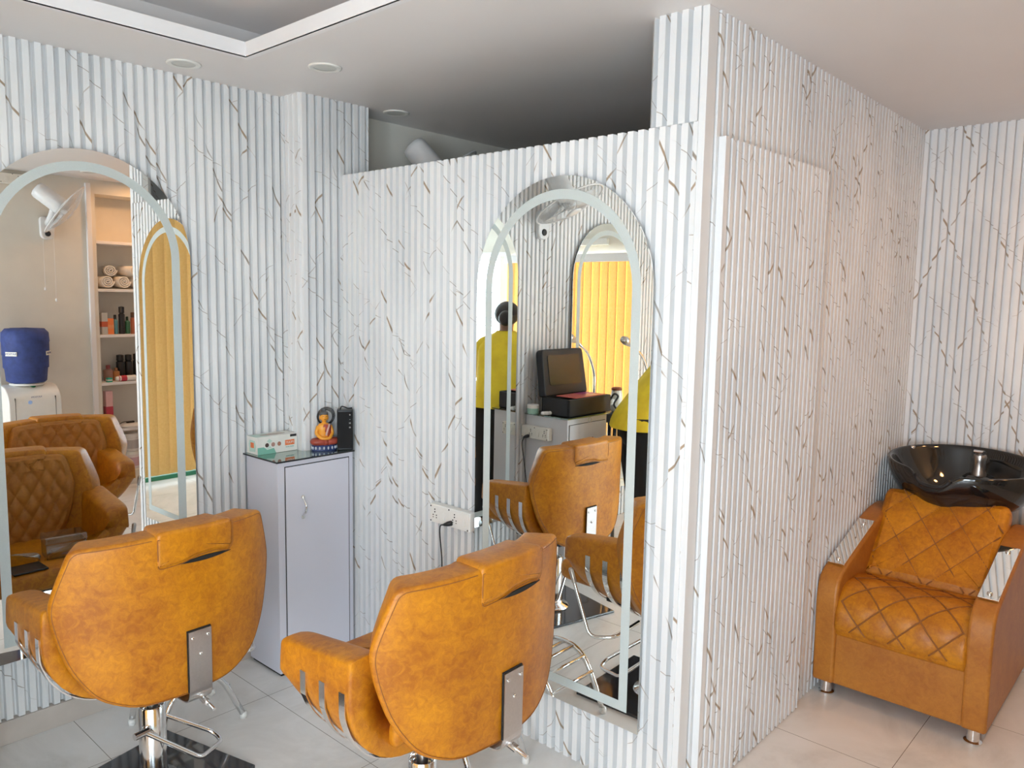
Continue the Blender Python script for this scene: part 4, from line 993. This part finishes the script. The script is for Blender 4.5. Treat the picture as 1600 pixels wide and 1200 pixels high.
# dryer stool beyond the cabinet
t = thing('side_stool', 'black stool carrying the white dryer, half hidden behind the person', 'stool', (-.05, 2.78, 0))
link('stool_seat', lathe(B(), [(.13, .80), (.14, .81), (.14, .85), (.13, .86)], n=32), 'black', t, smooth=True, autosm=40)
for k in range(4):
    a = PI / 4 + k * PI / 2; link('leg', tube(B(), [(.09 * math.cos(a), .09 * math.sin(a), .80), (.13 * math.cos(a), .13 * math.sin(a), 0)], .012), 'blacksteel', t, smooth=True)
t = thing('hair_dryer', 'white hair dryer with a brown end and black cord, standing on the black stool', 'hair dryer', (-.03, 2.74, .862), .3)
link('barrel', lathe(B(), [(.030, 0), (.036, .02), (.036, .10), (.030, .13)], n=24), 'white', t, smooth=True, autosm=40)
link('rear_grille', lathe(B(), [(.034, .13), (.034, .142), (.02, .148)], n=24), colmat('brown_grille', (.30, .08, .03)), t, smooth=True)
link('handle', tube(B(), [(.02, 0, .07), (.085, -.02, .045)], .018), 'white', t, smooth=True)
link('cord', tube(B(), smoothpath([(.085, -.02, .045), (.06, -.05, .12), (.02, -.05, .10), (.06, -.045, .05), (.03, -.05, .015)], .02, 5), .006), 'black', t, smooth=True)
t = thing('lamp_arm', 'silver lamp head on a thin bent arm, seen against the orange-yellow blinds', 'lamp', (-.36, 2.72, 0))
link('lamp_base', lathe(B(), [(.11, 0), (.11, .02), (.02, .03)], n=28), 'blacksteel', t, smooth=True, autosm=40)
link('lamp_stem', tube(B(), smoothpath([(0, 0, .02), (0, 0, 1.05), (.08, 0, 1.19), (.22, 0, 1.27)], .06, 6), .009), 'chrome', t, smooth=True)
link('lamp_head', lathe(B(), [(.010, 0), (.019, .015), (.027, .07), (.022, .10)], n=20, M=frame_along((.215, 0, 1.268), (.31, 0, 1.305))), 'steel', t, smooth=True)

# ------------------------------------------------------------------ person in yellow, standing by the left wall (seen in the mirrors)
def skin_obj(name, verts, edges, radii, mat, parent, sub=2):
    me = bpy.data.meshes.new(name); me.from_pydata(verts, edges, []); o = bpy.data.objects.new(name, me); COL.objects.link(o); me.materials.append(MAT[mat]); o.parent = parent
    sk = o.modifiers.new('skin', 'SKIN'); sk.use_smooth_shade = True
    for i, r in enumerate(radii): me.skin_vertices[0].data[i].radius = r if isinstance(r, tuple) else (r, r)
    me.skin_vertices[0].data[0].use_root = True
    s = o.modifiers.new('sub', 'SUBSURF'); s.levels = s.render_levels = sub
    bpy.context.view_layer.update(); dg = bpy.context.evaluated_depsgraph_get(); m2 = bpy.data.meshes.new_from_object(o.evaluated_get(dg)); o.modifiers.clear(); o.data = m2; m2.name = name
    m2.materials.clear(); m2.materials.append(MAT[mat]); m2.shade_smooth()
    return o
# local: faces -y, right hand at -x
P = thing('person', 'person in a yellow shirt and black trousers, black hair, standing with arms forward', 'person', (.24, 2.38, 0), -.85)
V = [(0, 0, .82), (0, .0, .95), (0, -.01, 1.10), (0, -.03, 1.22), (0, -.045, 1.285), (0, -.065, 1.345),      # pelvis..neck 0-5
     (0, -.085, 1.385), (0, -.10, 1.44), (0, -.095, 1.475),                                                    # head 6-8
     (.09, 0, .78), (.095, -.015, .44), (.10, .015, .08), (.10, -.10, .028),                                    # left leg 9-12
     (-.09, 0, .78), (-.095, -.03, .44), (-.10, -.02, .08), (-.10, -.13, .028),                                 # right leg 13-16
     (.155, -.04, 1.25), (.21, -.13, 1.05), (.13, -.33, 1.05), (.115, -.39, 1.05),                              # left arm 17-20
     (-.155, -.04, 1.25), (-.22, -.12, 1.05), (-.14, -.32, 1.08), (-.125, -.38, 1.085)]                         # right arm 21-24
Ed = [(0, 1), (1, 2), (2, 3), (3, 4), (4, 5), (5, 6), (6, 7), (7, 8), (0, 9), (9, 10), (10, 11), (11, 12), (0, 13), (13, 14), (14, 15), (15, 16), (3, 17), (17, 18), (18, 19), (19, 20), (3, 21), (21, 22), (22, 23), (23, 24)]
Rd = [(.13, .10), (.12, .09), (.13, .09), (.12, .085), (.06, .055), (.045, .045), (.058, .07), (.070, .085), (.045, .055), .08, .052, .034, .03, .08, .052, .034, .03, .048, .036, .024, (.032, .014), .048, .036, .024, (.032, .014)]
# five fingers on each hand
def hand(base, sx):
    b = len(V) - 0; hv = V[base]; 
    for k, (dx, ln, dz) in enumerate(((-.024, .055, .004), (-.008, .062, .006), (.008, .058, .004), (.023, .046, 0))):
        i = len(V); V.append((hv[0] + dx, hv[1] - .028, hv[2] + dz)); V.append((hv[0] + dx * 1.1, hv[1] - .028 - ln * .6, hv[2] - .004)); V.append((hv[0] + dx * 1.1, hv[1] - .028 - ln * .85, hv[2] - .026))
        Ed.extend([(base, i), (i, i + 1), (i + 1, i + 2)]); Rd.extend([.009, .008, .0065])
    i = len(V); V.append((hv[0] - sx * .034, hv[1] + .01, hv[2] - .006)); V.append((hv[0] - sx * .045, hv[1] - .028, hv[2] - .018)); Ed.extend([(base, i), (i, i + 1)]); Rd.extend([.010, .008])
hand(20, 1); hand(24, -1)
body = skin_obj('body', V, Ed, Rd, 'skin', P)
# face
ey = -.170
bm = B(); 
for s in (-1, 1): ell(bm, (s * .028, ey - .008, 1.435), (.011, .006, .007), 10)
link('eyes', bm, 'white', body, smooth=True)
bm = B(); ell(bm, (0, ey - .018, 1.415), (.010, .014, .016), 10); link('nose', bm, 'skin', body, smooth=True)
bm = B(); ell(bm, (0, ey - .006, 1.388), (.020, .006, .006), 10); link('mouth', bm, colmat('lip_colour', (.35, .10, .09)), body, smooth=True)
bm = B(); ell(bm, (0, -.070, 1.455), (.088, .100, .088), 24); ell(bm, (0, .045, 1.425), (.050, .045, .055), 16)
for v in bm.verts:
    if v.co.y < -.10 and v.co.z < 1.47: v.co.y = -.10 + (v.co.y + .10) * .3
link('hair', bm, 'hair', P, smooth=True)
# shirt: torso and sleeves
bm = B(); rings = []; N_ = 32
for z, cx, cy, rx, ry in ((.84, 0, .0, .215, .180), (.90, 0, 0, .200, .168), (1.00, 0, -.005, .175, .135), (1.10, 0, -.01, .180, .130), (1.20, 0, -.03, .190, .125), (1.27, 0, -.04, .170, .105), (1.31, 0, -.05, .095, .075), (1.335, 0, -.06, .062, .058)):
    rings.append([Vector((cx + rx * math.cos(2 * PI * k / N_) * (1 + .015 * math.sin(k * 2.3 + z * 40)), cy + ry * math.sin(2 * PI * k / N_) * (1 + .03 * math.sin(k * 1.7 + z * 25)), z)) for k in range(N_)])
loft(bm, rings, cap=False)
for s, a, b, c in ((1, 17, 18, 19), (-1, 21, 22, 23)):
    A, Bq, Cq = Vector(V[a]), Vector(V[b]), Vector(V[c]); tube(bm, smoothpath([A + Vector((-s * .07, 0, .0)), A, Bq, Bq.lerp(Cq, .25)], .06, 5), .05, n=18, rad=None)
o = link('shirt', bm, 'yellow', P, smooth=True, sub=1)
# trousers
bm = B()
for s, (h, k, f) in ((1, (9, 10, 11)), (-1, (13, 14, 15))):
    H, K, F = Vector(V[h]), Vector(V[k]), Vector(V[f]); tube(bm, [H + Vector((-s * .01, 0, .12)), H, K, F + Vector((0, 0, .02))], .1, n=20, rad=[.12, .112, .082, .075])
lathe(bm, [(.125, .74), (.165, .80), (.155, .90), (.14, .95)], n=28, sy=.78)
link('trousers', bm, 'cloth', P, smooth=True)
bm = B()
for s, i in ((1, 12), (-1, 16)): ell(bm, (V[i][0], V[i][1] + .05, .032), (.048, .125, .032), 16)
link('shoes', bm, 'black', P, smooth=True)
def lean(o):      # bend forward at the hips
    for v in o.data.vertices:
        z = v.co.z
        if z > .90: v.co.y -= .50 * (z - .90) * min(1, (z - .90) / .15); v.co.z -= .04 * (z - .90)
    for c in o.children: lean(c)
for o in P.children: lean(o)
